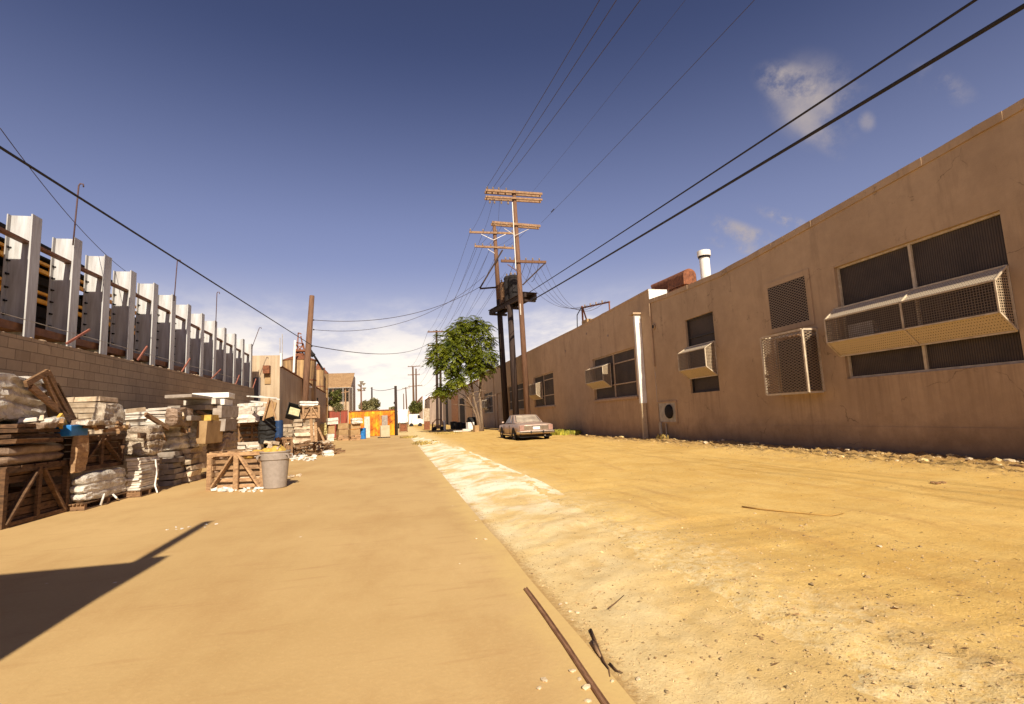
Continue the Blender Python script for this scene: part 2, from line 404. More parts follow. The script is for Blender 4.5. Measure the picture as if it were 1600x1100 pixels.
def dirtmat():
    m, N, L, b, o = newmat('dirt', .95)
    big = noisen(N, L, o, .35, 6); mid = noisen(N, L, o, 1.6, 8, .68); fin = noisen(N, L, o, 14, 8, .72)
    c = mixc(N, L, mapr(N, L, big, .35, .65), (.54,.325,.085), (.66,.425,.13))
    c = mixc(N, L, mathn(N, L, 'MULTIPLY', mapr(N, L, mid, .42, .68), .55), c, (.74,.52,.19))
    c = mixc(N, L, mathn(N, L, 'MULTIPLY', mapr(N, L, fin, .5, .72), .45), c, (.36,.20,.065))
    # streaks dragged along the wheel tracks
    st = noisen(N, L, mapping(N, L, o, (1.6,.22,1), (0,0,R(14))), 2.0, 8, .7)
    c = mixc(N, L, mathn(N, L, 'MULTIPLY', mapr(N, L, st, .52, .68), .5), c, (.40,.215,.07))
    sp = N.new('ShaderNodeSeparateXYZ'); L.new(o, sp.inputs[0])
    # darker towards the wall foot, edge broken by noise
    wf = mathn(N, L, 'ADD', sp.outputs[0], mathn(N, L, 'MULTIPLY', mid, 1.6))
    c = mixc(N, L, mathn(N, L, 'MULTIPLY', mapr(N, L, wf, 9.9, 11.2), .7), c, (.27,.145,.06))
    # pale dust washed off the gutter concrete
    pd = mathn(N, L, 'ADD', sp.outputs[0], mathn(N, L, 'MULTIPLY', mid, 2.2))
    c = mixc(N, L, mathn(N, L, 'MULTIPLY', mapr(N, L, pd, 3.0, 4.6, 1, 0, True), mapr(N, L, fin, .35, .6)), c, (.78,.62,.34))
    gr = noisen(N, L, o, 48, 4, .8)
    c = mixc(N, L, mathn(N, L, 'MULTIPLY', mapr(N, L, gr, .60, .68), .55), c, (.34,.19,.07))
    c = mixc(N, L, mathn(N, L, 'MULTIPLY', mapr(N, L, gr, .40, .33), .5), c, (.84,.66,.36))
    vo = N.new('ShaderNodeTexVoronoi'); vo.inputs['Scale'].default_value = 9; L.new(o, vo.inputs['Vector'])
    pk = mathn(N, L, 'MULTIPLY', mapr(N, L, vo.outputs['Distance'], .05, .12, 1, 0), mapr(N, L, mid, .5, .6))
    c = mixc(N, L, pk, c, (.26,.14,.055))
    L.new(c, b.inputs['Base Color'])
    h = mathn(N, L, 'ADD', mathn(N, L, 'MULTIPLY', fin, .6), mathn(N, L, 'MULTIPLY', noisen(N, L, o, 55, 6, .7), .4))
    # tyre tread prints near the right foreground
    A_, B_ = gnd(1440,1008,.05), gnd(1600,1060,.05); an = math.atan2(B_.y-A_.y, B_.x-A_.x)
    mpv = N.new('ShaderNodeMapping'); mpv.vector_type = 'TEXTURE'; mpv.inputs['Location'].default_value = A_; mpv.inputs['Rotation'].default_value = (0,0,an); L.new(o, mpv.inputs['Vector'])
    s2 = N.new('ShaderNodeSeparateXYZ'); L.new(mpv.outputs[0], s2.inputs[0])
    cl = mapr(N, L, mathn(N, L, 'SINE', mathn(N, L, 'MULTIPLY', mathn(N, L, 'ADD', s2.outputs[0], mathn(N, L, 'MULTIPLY', mathn(N, L, 'ABSOLUTE', s2.outputs[1]), .5)), 42.0)), .3, .75)
    cl = mathn(N, L, 'MULTIPLY', cl, mapr(N, L, mathn(N, L, 'ABSOLUTE', s2.outputs[1]), .09, .11, 1, 0))
    cl = mathn(N, L, 'MULTIPLY', cl, mathn(N, L, 'MULTIPLY', mapr(N, L, fin, .38, .55), mathn(N, L, 'MULTIPLY', mapr(N, L, s2.outputs[0], -.2, .1), mapr(N, L, s2.outputs[0], .9, 1.3, 1, 0))))
    h = mathn(N, L, 'ADD', h, mathn(N, L, 'MULTIPLY', cl, .5))
    nb = bumpn(N, L, h, .6, .03); nb = bumpn(N, L, st, .35, .05, nb); nb = bumpn(N, L, gr, .4, .01, nb)
    L.new(nb, b.inputs['Normal'])
    return m
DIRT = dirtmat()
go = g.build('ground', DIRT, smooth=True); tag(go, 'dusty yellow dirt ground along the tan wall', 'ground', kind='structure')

def pavemat():
    m, N, L, b, o = newmat('pavement_concrete', .85)
    big = noisen(N, L, o, .28, 6); mid = noisen(N, L, mapping(N, L, o, (1,.45,1), (0,0,R(20))), 1.1, 8, .66); fin = noisen(N, L, o, 30, 7, .7)
    c = mixc(N, L, mapr(N, L, big, .36, .66), (.485,.311,.128), (.58,.388,.172))
    c = mixc(N, L, mathn(N, L, 'MULTIPLY', mapr(N, L, mid, .47, .70), .6), c, (.42,.245,.095))
    c = mixc(N, L, mathn(N, L, 'MULTIPLY', mapr(N, L, fin, .5, .8), .35), c, (.68,.47,.22))
    st = noisen(N, L, mapping(N, L, o, (.5,3.2,1), (0,0,R(-18))), 2.2, 6, .6)
    c = mixc(N, L, mathn(N, L, 'MULTIPLY', mapr(N, L, st, .57, .72), .40), c, (.40,.22,.09))
    sc = noisen(N, L, mapping(N, L, o, (6,.8,1), (0,0,R(55))), 1.3, 8, .75)
    c = mixc(N, L, mathn(N, L, 'MULTIPLY', mapr(N, L, sc, .68, .78), .5), c, (.74,.58,.36))
    sp = N.new('ShaderNodeSeparateXYZ'); L.new(o, sp.inputs[0])
    de = mathn(N, L, 'ADD', sp.outputs[0], mathn(N, L, 'MULTIPLY', noisen(N, L, o, 2.4, 8, .72), 1.0))
    c = mixc(N, L, mathn(N, L, 'MULTIPLY', mapr(N, L, de, 1.25, 1.62), .8), c, (.62,.43,.17))
    c = mixc(N, L, mathn(N, L, 'MULTIPLY', mapr(N, L, noisen(N, L, o, 75, 3, .8), .62, .7), .35), c, (.36,.2,.08))
    vo = N.new('ShaderNodeTexVoronoi'); vo.inputs['Scale'].default_value = 1.3; vo.inputs['Randomness'].default_value = 1; L.new(o, vo.inputs['Vector'])
    c = mixc(N, L, mapr(N, L, vo.outputs['Distance'], .012, .03, .9, 0), c, (.85,.75,.6))
    L.new(c, b.inputs['Base Color'])
    nb = bumpn(N, L, fin, .25, .012); nb = bumpn(N, L, mid, .25, .04, nb); L.new(nb, b.inputs['Normal'])
    return m
PAVE = pavemat()
p = MB()
pxs = [-7.0,-5,-3,-1,0,.5] ; pxs += [.8, 1.0]
pys = [-14,-6,-2] + frange(0, 20, .25) + frange(20, 49.5, 1) + [49.5]
vs = []; nx = len(pxs)+1
for y in pys:
    xe = 1.10 + .02*fbm(y, 0, .8, 51) + .015*fbm(y, 0, 4, 52) - .1*sm(25, 45, y)
    for x in pxs+[xe]: vs.append((x, y, .004*fbm(x, y, .7, 53)*(1 if x < 1 else 0)))
fs = []
for j in range(len(pys)-1):
    for i in range(nx-1):
        a = j*nx+i; fs.append((a, a+1, a+1+nx, a+nx))
p.add(vs, fs)
po = p.build('pavement', PAVE, smooth=True); tag(po, 'tan concrete pavement slab on the left of the alley', 'pavement', kind='structure')

def apronmat():
    m, N, L, b, o = newmat('pale_gutter_concrete', .92)
    big = noisen(N, L, o, .9, 7, .65); mid = noisen(N, L, mapping(N, L, o, (1,.5,1), (0,0,R(-35))), 2.6, 8, .7); fin = noisen(N, L, o, 26, 8, .75)
    c = mixc(N, L, mapr(N, L, big, .38, .6), (.70,.50,.22), (.84,.70,.42))
    c = mixc(N, L, mathn(N, L, 'MULTIPLY', mapr(N, L, mid, .48, .68), .6), c, (.52,.34,.14))
    c = mixc(N, L, mathn(N, L, 'MULTIPLY', mapr(N, L, fin, .5, .7), .5), c, (.50,.32,.13))
    sp = N.new('ShaderNodeSeparateXYZ'); L.new(o, sp.inputs[0])
    # loose dirt lying on it towards the edges, and more of it near the viewpoint end
    dc = mathn(N, L, 'ADD', mathn(N, L, 'MULTIPLY', mid, 1.5), mathn(N, L, 'ADD', sp.outputs[0], mathn(N, L, 'MULTIPLY', sp.outputs[1], -.12)))
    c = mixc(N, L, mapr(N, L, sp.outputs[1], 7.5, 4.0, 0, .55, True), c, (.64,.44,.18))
    c = mixc(N, L, mathn(N, L, 'MULTIPLY', mapr(N, L, dc, 1.85, 2.6, 0, 1, True), .8), c, (.62,.41,.145))
    jl = mathn(N, L, 'ADD', sp.outputs[0], mathn(N, L, 'MULTIPLY', fin, .5))
    c = mixc(N, L, mapr(N, L, jl, 1.36, 1.48, .85, 0), c, (.42,.25,.09))
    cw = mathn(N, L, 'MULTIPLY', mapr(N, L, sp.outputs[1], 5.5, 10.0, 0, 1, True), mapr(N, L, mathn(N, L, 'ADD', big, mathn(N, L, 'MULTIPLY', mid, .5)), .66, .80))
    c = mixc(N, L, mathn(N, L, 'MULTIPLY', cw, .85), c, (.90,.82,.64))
    gr = noisen(N, L, o, 60, 4, .8)
    c = mixc(N, L, mathn(N, L, 'MULTIPLY', mapr(N, L, gr, .60, .68), .6), c, (.36,.21,.08))
    L.new(c, b.inputs['Base Color'])
    nb = bumpn(N, L, fin, .4, .03); nb = bumpn(N, L, mid, .3, .04, nb); nb = bumpn(N, L, gr, .45, .01, nb); L.new(nb, b.inputs['Normal'])
    return m
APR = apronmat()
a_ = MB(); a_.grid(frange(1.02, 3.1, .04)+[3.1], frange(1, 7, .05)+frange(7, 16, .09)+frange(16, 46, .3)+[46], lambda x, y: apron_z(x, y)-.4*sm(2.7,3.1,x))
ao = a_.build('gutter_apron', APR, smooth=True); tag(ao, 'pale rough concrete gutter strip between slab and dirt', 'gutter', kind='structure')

# gravel, one object
gv = MB()
for i in range(14500):
    t = random.random()
    tiny = i > 9000
    if tiny: x, y = rnd(1.15, 4.6), 1.7+rnd(0,1)**1.6*3.8
    elif t < .22: x, y = rnd(1.15, 2.7), 1.6+rnd(0,1)**1.9*12
    elif t < .30: x, y = 1.14+abs(random.gauss(0,.07)), 1.6+rnd(0,1)**1.4*16
    elif t < .35: x, y = edge_x(3)+random.gauss(.05,.18), 1.8+rnd(0,1)**1.5*9
    elif t < .62: x, y = random.gauss(10.0, .45), rnd(5, 24)
    else: x, y = rnd(2.2, 9.5), 1.8+rnd(0,1)**1.5*20
    if x > 10.75: continue
    s_ = (rnd(.0022,.006) if tiny else rnd(.004, .011))*(2.2 if t >= .35 and t < .62 else .8)*(2.2 if random.random() < .04 else 1)
    z = max(ground_z(x, y), apron_z(x, y) if x < 2.7 else -1)
    pts = [(0,0,1),(1,0,.1),(-.3,.9,0),(-.9,-.5,.2),(.2,-.9,0)]
    M = Euler((rnd(-.5,.5), rnd(-.5,.5), rnd(0,6.3))).to_matrix()
    vv = [Vector((x,y,z)) + M @ Vector((q[0]*s_*rnd(.7,1.3), q[1]*s_*rnd(.7,1.2), q[2]*s_*.7)) for q in pts]
    gv.add(vv, [(0,1,2),(0,2,3),(0,3,4),(0,4,1)])
GRAV = mat('gravel_stone', (.58,.42,.22), (.30,.18,.08), scale=3, rough=.9, island=.5)
gvo = gv.build('gravel', GRAV); tag(gvo, 'small loose gravel and dirt crumbs strewn over the dirt', 'gravel', kind='stuff')

# larger white stones beside the iron strip and in the dirt
STN = mat('white_chip', (.70,.57,.40), (.48,.35,.20), scale=14, rough=.9, bump=.3)
for i, (px, py, sz) in enumerate([(876,942,.05),(884,940,.035),(890,953,.045),(902,955,.05),(894,966,.03),(895,1049,.055),(915,1075,.075),(905,1062,.04),(956,1052,.035),(996,1046,.05),(850,1064,.06),(842,1076,.045),(918,1096,.05),(758,843,.07),(744,842,.05),(718,881,.03),(1375,862,.07),(1252,829,.06),(1180,808,.04),(1108,897,.03)]):
    q = gnd(px, py, .04 if px > 930 else 0.0)
    z = max(ground_z(q.x, q.y), apron_z(q.x, q.y) if 1.05 < q.x < 2.7 else -1, 0.0 if q.x < 1.1 else -1)
    s_ = MB(); sz *= .62; s_.lump((0,0,sz*.12), (sz*1.4, sz, sz*.5), .6, i, 1, rnd(0,3))
    o = s_.build('stone', STN, loc=(q.x, q.y, z))
    tag(o, 'pale angular chip of stone lying in the near foreground', 'stone', 'pale stone chips in the foreground')

for i in range(70):
    y = 6.8 + rnd(0,1)**1.3*22; x = 10.68-abs(random.gauss(0,.42)); sz = rnd(.05,.14)*(1.8 if random.random() < .1 else 1)
    s_ = MB(); s_.lump((0,0,sz*.15), (sz*1.4, sz, sz*.6), .55, i+40, 1, rnd(0,3))
    o = s_.build('wall_foot_stone', STN if i % 4 == 0 else DIRT, loc=(x, y, ground_z(x, y)))
    tag(o, 'lump of stone or hard dirt lying along the foot of the tan wall', 'stone', 'stones along the foot of the tan wall')

# rusty iron strip at the slab's edge
st_ = MB(); pts = []
for i in range(15):
    y = 4.22 - i*.21; pts.append((.957 + (y-2.5)*.02 + .006*math.sin(i*.5) + .006*fbm(y, 0, 3, 5), y))
for (x0, y0), (x1, y1) in zip(pts[:-1], pts[1:]):
    pass
rings = []
for i, (x, y) in enumerate(pts):
    w = .014; h = .014; tw = .12*math.sin(i*.7)
    rings.append([(x-w, y, .0), (x+w, y, .0), (x+w, y, h+.01+tw*.02), (x+w*.5, y, h), (x-w*.6, y, h+.004), (x-w, y, h*.7)])
st_.loft(rings)
o = st_.build('iron_strip', mat('strip_rust', (.33,.175,.09), (.18,.085,.045), scale=14, stretch=(3,.6,3), rough=.85, bump=.3)); tag(o, 'long rusty iron strip edging the slab in the foreground', 'metal strip')

lt = MB()
for i in range(330):
    x, y = rnd(1.2, 10.4), 1.8+rnd(0,1)**1.7*24; z = max(ground_z(x,y), apron_z(x,y) if x < 2.7 else -1)+.006
    a = rnd(0,6.3); l = rnd(.008,.035); d = Vector((math.cos(a)*l, math.sin(a)*l, rnd(0,.01))); w_ = Vector((-math.sin(a), math.cos(a), 0))*rnd(.002,.005)
    p0 = Vector((x,y,z)); lt.add([p0-d, p0+w_+Vector((0,0,.006)), p0+d, p0-w_], [(0,1,2,3)])
o = lt.build('dry_litter', mat('dry_litter', (.30,.17,.07), (.12,.065,.03), scale=2, rough=.9, island=.5)); tag(o, 'dry leaf and straw litter scattered over the dirt', 'litter', kind='stuff')
# twigs
def twig(pts, r, name, label, m):
    t = MB(); t.tube(pts, [r*(1-.6*i/(len(pts)-1)) for i in range(len(pts))], 6)
    return tag(t.build(name, m, smooth=True), label, 'twig')
def gpts(lst, lift=.012):
    out = []
    for px, py in lst:
        q = gnd(px, py, .05); z = max(ground_z(q.x, q.y), apron_z(q.x, q.y) if q.x < 2.7 else -1)
        out.append((q.x, q.y, z+lift))
    return out
twig(gpts([(922,972),(928,985),(934,1000),(943,1020),(950,1030),(952,1042)]), .010, 'twig', 'dark bent twig in the gutter beside the iron strip', WOODD)
twig(gpts([(952,1022),(962,1032),(972,1036)]), .007, 'twig', 'short forked twig end near the bent twig', WOODD)
twig(gpts([(925,990),(932,1003),(938,1012)]), .016, 'leaf_stalk', 'dry curled brown leaf stalk in the gutter', WOODX)
twig(gpts([(1160,797),(1195,801),(1225,803),(1262,806),(1300,810),(1320,806)], .012), .010, 'stick', 'long thin yellowish dry stick lying on the dirt', mat('dry_stalk', (.50,.30,.08), (.36,.2,.06), scale=9, rough=.8))
twig(gpts([(950,942),(962,936),(975,926)]), .006, 'twig', 'thin straight dark twig lying on the pale gutter', WOODD)
# dry clumps in the dirt
for i, (px, py, s_, lab) in enumerate([(1190,980,.07,'dark crumbled dirt clod at the gravel edge near the camera'),(1465,752,.12,'small dark tuft by the wall at the far right'),(1440,712,.30,'grey broken slab of rubble against the tan wall'),(1594,738,.16,'dark clod of earth at the right edge by the wall')]):
    q = gnd(px, py, .1); z = ground_z(q.x, q.y); mb = MB()
    for k in range(7):
        mb.lump((rnd(-1,1)*s_*.7, rnd(-1,1)*s_*.5, s_*.12), (s_*rnd(.4,.9), s_*rnd(.4,.8), s_*rnd(.2,.45)), .5, i*9+k, 1, rnd(0,3))
    o = mb.build('rubble_clod', STONEG if i == 2 else mat('clod_%d'%i, (.34,.2,.09), (.2,.11,.05), scale=14, rough=.95, bump=.4), loc=(q.x, q.y, z)); tag(o, lab, 'rubble')

# ------------------------------------------------------------------ block wall (left)
WX = -7.0; WT = 3.32
w = MB(); w.b2(WX-.2, WX, -.3, 28.2, 0, WT)
wo = thing('block_wall', 'long tan concrete block wall under the white rack columns', 'wall', (WX, 12, 0))
bw = MB(); bw.b2(-.2, 0, -12.3, 16.1, -.05, WT); bw.build('blockwork', BLOCK, wo)
cp = MB()
for i in range(150):
    y = rnd(-3, 16); s_ = rnd(.02, .07)
    cp.lump((rnd(-.18,-.01), y, WT+s_*.15), (s_*1.4, s_*2.2, s_*.8), .5, i, 1, rnd(0,3))
cp.build('mortar_crumbs', mat('mortar', (.45,.34,.24), (.3,.21,.14), scale=9, rough=.95), wo)
# wire along the wall top
def sagpts(a, b, sag, n=24):
    a, b = Vector(a), Vector(b)
    return [a.lerp(b, i/n) - Vector((0,0,sag*4*(i/n)*(1-i/n))) for i in range(n+1)]
def wire(name, label, a, b, sag, r, m=THINW, group=None, n=24):
    t = MB(); t.tube(sagpts(a, b, sag, n), r, 6)
    return tag(t.build(name, m, smooth=True), label, 'wire', group)
wire('fence_wire', 'thin pale wire strung along the block wall top', (-7.12, 8, 3.72), (-7.12, 28, 3.62), .02, .008, GALV)

# ------------------------------------------------------------------ white rack columns behind the wall
CX0 = -7.3
YS = [9.55, 10.92] + [12.25+1.364*i for i in range(13)]
def top_z(y): return 5.98 - .030*max(0, y-18)
G_COL = 'white steel rack columns behind the block wall'
def make_col():
    t = thing('rack_column', 'wide white steel rack column standing behind the block wall', 'rack column', (CX0, 0, 0), 0, G_COL)
    H = 6.0
    f = MB(); f.b2(-.03, 0, -.15, .15, 2.9, H); f.build('front_flange', STEELW, t)
    f = MB(); f.b2(-.455, -.032, -.012, .012, 2.9, H); f.build('web', STEELW, t)
    f = MB(); f.b2(-.48, -.457, -.10, .10, 2.9, H); f.build('rear_flange', STEELW, t)
    bo = MB()
    for k in range(9):
        z = 3.35+k*.28
        bo.tube([(-.425, -.013, z), (-.425, -.028, z)], .018, 8)
        bo.box((-.448, -.05, z), (.014, .05, .045))
    bo.build('bolts', DARKST, t)
    st = MB(); st.beam((-.17, -1.345, 5.43), (-.17, -.014, 5.43), .12, .06); st.build('strut', BROWNST, t)
    st = MB(); st.beam((-.26, -1.345, 3.62), (-.26, -.014, 3.62), .30, .16); st.build('foot_beam', BROWNST, t)
    return t
c0 = make_col(); cols = []
for i, y in enumerate(YS):
    t = c0 if i == 0 else copy_tree(c0)
    t.location = (CX0, y, top_z(y)-6.0); t.rotation_euler = (R(rnd(-.35,.35)), R(rnd(-.3,.3)), R(rnd(-1.2,1.2))); cols.append(t)
# hooked rods on some columns
for i, (px0, py0, px1, py1, lab) in enumerate([(114,383,123,290,'tall rust brown hooked rod on the second white column'),(272,470,277,408,'hooked rod above the white columns, second from the left'),(337,511,339,458,'hooked rod above the white columns, third from the left'),(393,545,405,513,'bent rod leaning right at the last white columns')]):
    a = onx(px0, py0, CX0+.03); b = ony(px1, py1, a.y)
    m = MB(); pts = [a, a.lerp(b, .5), b]
    d = (b-a).normalized(); rr = .07
    pts += [b+Vector((.03,0,.05)), b+Vector((.09,0,.04)), b+Vector((.10,0,-.03))]
    m.tube(pts, .016, 6); o = m.build('hooked_rod', mat('rod_%d'%i, (.12,.065,.06), (.07,.04,.04), rough=.7) if i == 0 else bpy.data.materials['rod_0'], smooth=True); tag(o, lab, 'rod', 'hooked rods on the rack columns')
# red rods leaning on the wall top
for i, (px0, py0, px1, py1) in enumerate([(104,537,140,515),(215,563,230,541),(284,581,297,560),(328,594,345,577),(367,604,374,586),(394,610,400,592)]):
    a = onx(px0, py0, WX-.08); b = onx(px1, py1, WX-.02)
    m = MB(); m.beam(a, b, .035, .045); o = m.build('red_bar', PINKBAR); tag(o, 'short red primed steel bar leaning over the block wall top', 'steel bar', 'red bars on the block wall')

# storage racks and dark stacks behind the columns
rk = thing('storage_rack', 'orange beamed storage rack in the dark behind the white columns', 'storage rack', (-8.95, 18, 0))
for y in [-9, -6.2, -3.4, -.6, 2.2, 5, 7.8, 10.6]:
    u = MB()
    for x in (-.9, .9): u.b2(x-.05, x+.05, y-.05, y+.05, 0, 5.8-.03*max(0,y))
    for z in (1.2, 2.6, 4.0, 5.3): u.beam((-.85, y, z-.4), (.85, y, z+.3), .04, .04)
    u.build('upright', DARKST, rk)
for z in (3.60, 4.50, 5.28, 5.74):
    for x in (-.92, .92):
        u = MB(); dz = -.30 if z > 5 else 0
        if z < 5.7:
            u.beam((x,-9,z), (x,10.6,z+dz), .07, .09); u.beam((x,-9,z+.19), (x,10.6,z+.19+dz), .07, .06)
            for k in range(40): y = -9+k*.5; u.box((x, y, z+.08+dz*(k/40)), (.05, .04, .16))
        else: u.beam((x,-9,z+.12), (x,10.6,z+.12+dz), .08, .10)
        u.build('beam', ORANGE if z < 5.7 else DARKST, rk)
YBOX = mat('yellow_goods', (.75,.50,.08), (.5,.28,.04), scale=3, rough=.7, island=.3)
for z in (3.64, 4.56):
    k = -8.8
    while k < 10:
        L = rnd(.8, 1.8); h = rnd(.5, .64) if z > 4 else rnd(.55,.82)
        s_ = MB()
        n = random.choice((2,3,4))
        for q in range(n): s_.box((rnd(-.05,.05), k+L/2, z+h*(q+.5)/n), (1.55+rnd(-.15,.1), L*rnd(.9,.98), h/n*.94))
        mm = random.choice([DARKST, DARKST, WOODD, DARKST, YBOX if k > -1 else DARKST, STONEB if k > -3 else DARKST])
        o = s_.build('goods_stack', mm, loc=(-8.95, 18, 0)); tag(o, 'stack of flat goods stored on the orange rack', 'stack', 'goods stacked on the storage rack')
        k += L+rnd(.03, .2)
bk = thing('dark_shed', 'shed behind the storage racks, its dark inside painted near-black', 'shed', (-10.6, 18, 0))
m = MB(); m.b2(-.1, 0, -11, 9.5, 0, 5.3); m.build('wall', DARKST, bk)  # near-black backing sheet, the gloom behind the racks put into its colour
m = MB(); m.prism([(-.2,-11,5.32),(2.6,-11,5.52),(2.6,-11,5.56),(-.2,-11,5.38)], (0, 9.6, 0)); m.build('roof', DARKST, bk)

# ------------------------------------------------------------------ the building behind the camera on the left (throws the ground shadow)
sb = thing('metal_building', 'flat roofed metal building at the left behind the viewpoint, with roof post', 'building', (-7, -8, 0))
m = MB(); m.b2(-5, 4.68, -9, 7.55, 0, 5.0); m.build('wall', TINS, sb)
m = MB(); m.b2(-5.05, 4.72, -9.05, 7.6, 5.004, 5.06); m.build('roof', GALV, sb)
m = MB(); m.b2(4.42, 4.56, 7.40, 7.54, 5.064, 6.8); m.b2(4.56, 4.72, 7.43, 7.50, 5.062, 5.25); m.build('roof_post', WOOD, sb)

# ------------------------------------------------------------------ right-hand buildings
BX = 10.8
def facade(openings, ya, yb, top, m, parent, depth=.16):
    ys = sorted(set([ya, yb] + [o[0] for o in openings] + [o[1] for o in openings] + [y for y, z in top if ya < y < yb]))
    # subdivide long runs so the parapet can wander a little
    yy = []
    for a, b in zip(ys[:-1], ys[1:]):
        n = max(1, int((b-a)/.8)); yy += [a+(b-a)*i/n for i in range(n)]
    yy.append(yb)
    zs = sorted(set([-.3] + [o[2] for o in openings] + [o[3] for o in openings]))
    def tz(y):
        for (y0, z0), (y1, z1) in zip(top[:-1], top[1:]):
            if y0 <= y <= y1: return z0+(z1-z0)*(y-y0)/(y1-y0) + .018*fbm(y, 0, 1.9, 61)
        return top[-1][1] if y > top[-1][0] else top[0][1]
    mb = MB()
    for a, b in zip(yy[:-1], yy[1:]):
        for i, z0 in enumerate(zs):
            last = i == len(zs)-1
            c = ((a+b)/2, z0+.01)
            if any(o[0] < c[0] < o[1] and o[2] < c[1] < o[3] for o in openings): continue
            za, zb = (tz(a), tz(b)) if last else (zs[i+1], zs[i+1])
            mb.add([(0,a,z0),(0,b,z0),(0,b,zb),(0,a,za)], [(0,3,2,1)])
        mb.add([(0,a,tz(a)),(0,b,tz(b)),(.25,b,tz(b)),(.25,a,tz(a)),(.25,a,tz(a)-1),(.25,b,tz(b)-1)], [(0,3,2,1),(3,4,5,2)])
    for o in openings:
        y0,y1,z0,z1 = o; d = depth
        mb.add([(0,y0,z0),(0,y1,z0),(0,y1,z1),(0,y0,z1),(d,y0,z0),(d,y1,z0),(d,y1,z1),(d,y0,z1)],
               [(0,1,5,4),(3,7,6,2),(0,4,7,3),(1,2,6,5)])
    mb.build('wall', m, parent); return tz
def cage(parent, y0, y1, zb, zt, zf0, zf1, d, divs=(), name='cage', bar=.03, b2=MESHF):
    m = MB(); x = -d; B = bar
    P = lambda px, y, z: (px, y, z)
    for y in (y0, y1):
        m.beam(P(-.01,y,zb), P(-.01,y,zt), B, B); m.beam(P(-.01,y,zt), P(x,y,zf1), B, B); m.beam(P(-.01,y,zb), P(x,y,zf0), B, B); m.beam(P(x,y,zf0), P(x,y,zf1), B, B)
    for y in divs:
        m.beam(P(-.01,y,zt), P(x,y,zf1), B, B); m.beam(P(-.01,y,zb), P(x,y,zf0), B, B); m.beam(P(x,y,zf0), P(x,y,zf1), B, B)
    for px, z in ((-.01,zt),(-.01,zb),(x,zf0),(x,zf1)): m.beam(P(px,y0+B/2,z), P(px,y1-B/2,z), B, B)
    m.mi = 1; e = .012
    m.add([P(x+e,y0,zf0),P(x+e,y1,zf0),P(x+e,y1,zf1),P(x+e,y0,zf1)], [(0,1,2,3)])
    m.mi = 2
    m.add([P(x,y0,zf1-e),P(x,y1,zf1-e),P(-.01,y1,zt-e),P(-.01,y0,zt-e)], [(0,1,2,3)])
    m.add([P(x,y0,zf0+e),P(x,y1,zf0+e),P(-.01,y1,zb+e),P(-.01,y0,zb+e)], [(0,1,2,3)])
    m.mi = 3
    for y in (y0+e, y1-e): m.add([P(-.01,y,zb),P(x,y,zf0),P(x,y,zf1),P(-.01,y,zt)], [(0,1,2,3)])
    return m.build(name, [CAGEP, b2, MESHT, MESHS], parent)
def window(parent, y0, y1, z0, z1, vb=(), hb=(), sill=False, rec=.13, frame=CAGEP, bar=.05):
    f = MB(); w = bar
    f.b2(rec-.05, rec, y0+.002, y0+w, z0+.002, z1-.002); f.b2(rec-.05, rec, y1-w, y1-.002, z0+.002, z1-.002)
    f.b2(rec-.05, rec, y0+w, y1-w, z1-w, z1-.002); f.b2(rec-.05, rec, y0+w, y1-w, z0+.002, z0+w)
    for y in vb: f.b2(rec-.05, rec+.001, y-w*.6, y+w*.6, z0+w, z1-w)
    for z, a, b in hb: f.b2(rec-.045, rec-.002, a, b, z-w*.45, z+w*.45)
    o = f.build('window', frame, parent)
    s = MB(); s.b2(rec+.004, rec+.03, y0+.01, y1-.01, z0+.01, z1-.01); s.build('screen', PSCREEN, o)
    if sill:
        s = MB(); s.b2(-.08, .1, y0-.12, y1+.1, z0-.11, z0-.003); s.build('sill', STUC2, o)
    return o
FRAMEW = mat('window_frame_paint', (.50,.38,.27), (.34,.24,.16), scale=6, rough=.6)

nb = thing('stucco_building', 'near tan stucco building with wide caged window and rooftop chimney', 'building', (BX, 0, 0))
TOP1 = [(-8,6.66),(5.8,6.52),(7.8,6.37),(9.7,6.25),(12.6,6.06),(15.1,5.93),(18.3,6.02),(19.95,6.13)]
OP1 = [(6.78,10.45,1.93,4.74),(15.58,17.34,1.93,4.71)]
tz1 = facade(OP1, -8, 19.95, TOP1, STUC1, nb)
m = MB()
for i in range(56):
    y = -8+i*.499; ya, yb = y, y+.499
    z0, z1 = tz1(ya), tz1(yb); j = .02*fbm(y, 0, 2.7, 71)
    m.prism([(-.035+j,ya,z0-.16),(-.035+j,ya,z0+.015),(.3,ya,z0+.015),(.3,ya,z0+.002),(-.001,ya,z0+.002),(-.001,ya,z0-.16)], (0, .499, z1-z0))
m.build('coping', STUC1, nb)
m = MB(); m.b2(-.014,.0,-8,16.9,-.3,.78); m.build('plinth', STUC1, nb)
m = MB(); m.b2(.3, 22, -8, 19.9, -.2, 5.45); rf = m.build('roof', STUC2, nb)
wb = window(nb, 6.78, 10.45, 1.93, 4.74, vb=(8.57,), hb=(), frame=CAGEP)
cage(wb, 6.80, 10.55, 2.50, 3.70, 2.84, 3.42, .36, divs=(8.57,))
m = MB(); m.b2(-.05, .125, 9.55, 10.2, 2.72, 3.22); m.mi = 1
m.lathe([(.0,0),(.2,0),(.2,.012),(.0,.012)], (0,0,0), 4)
acu = m.build('air_conditioner', [GALV, DARKST], wb)
w3 = window(nb, 15.58, 17.34, 1.93, 4.71, vb=(), hb=((4.0,15.65,17.28),), frame=SCREEN)
cage(w3, 15.60, 17.34, 2.47, 3.66, 2.78, 3.42, .42)
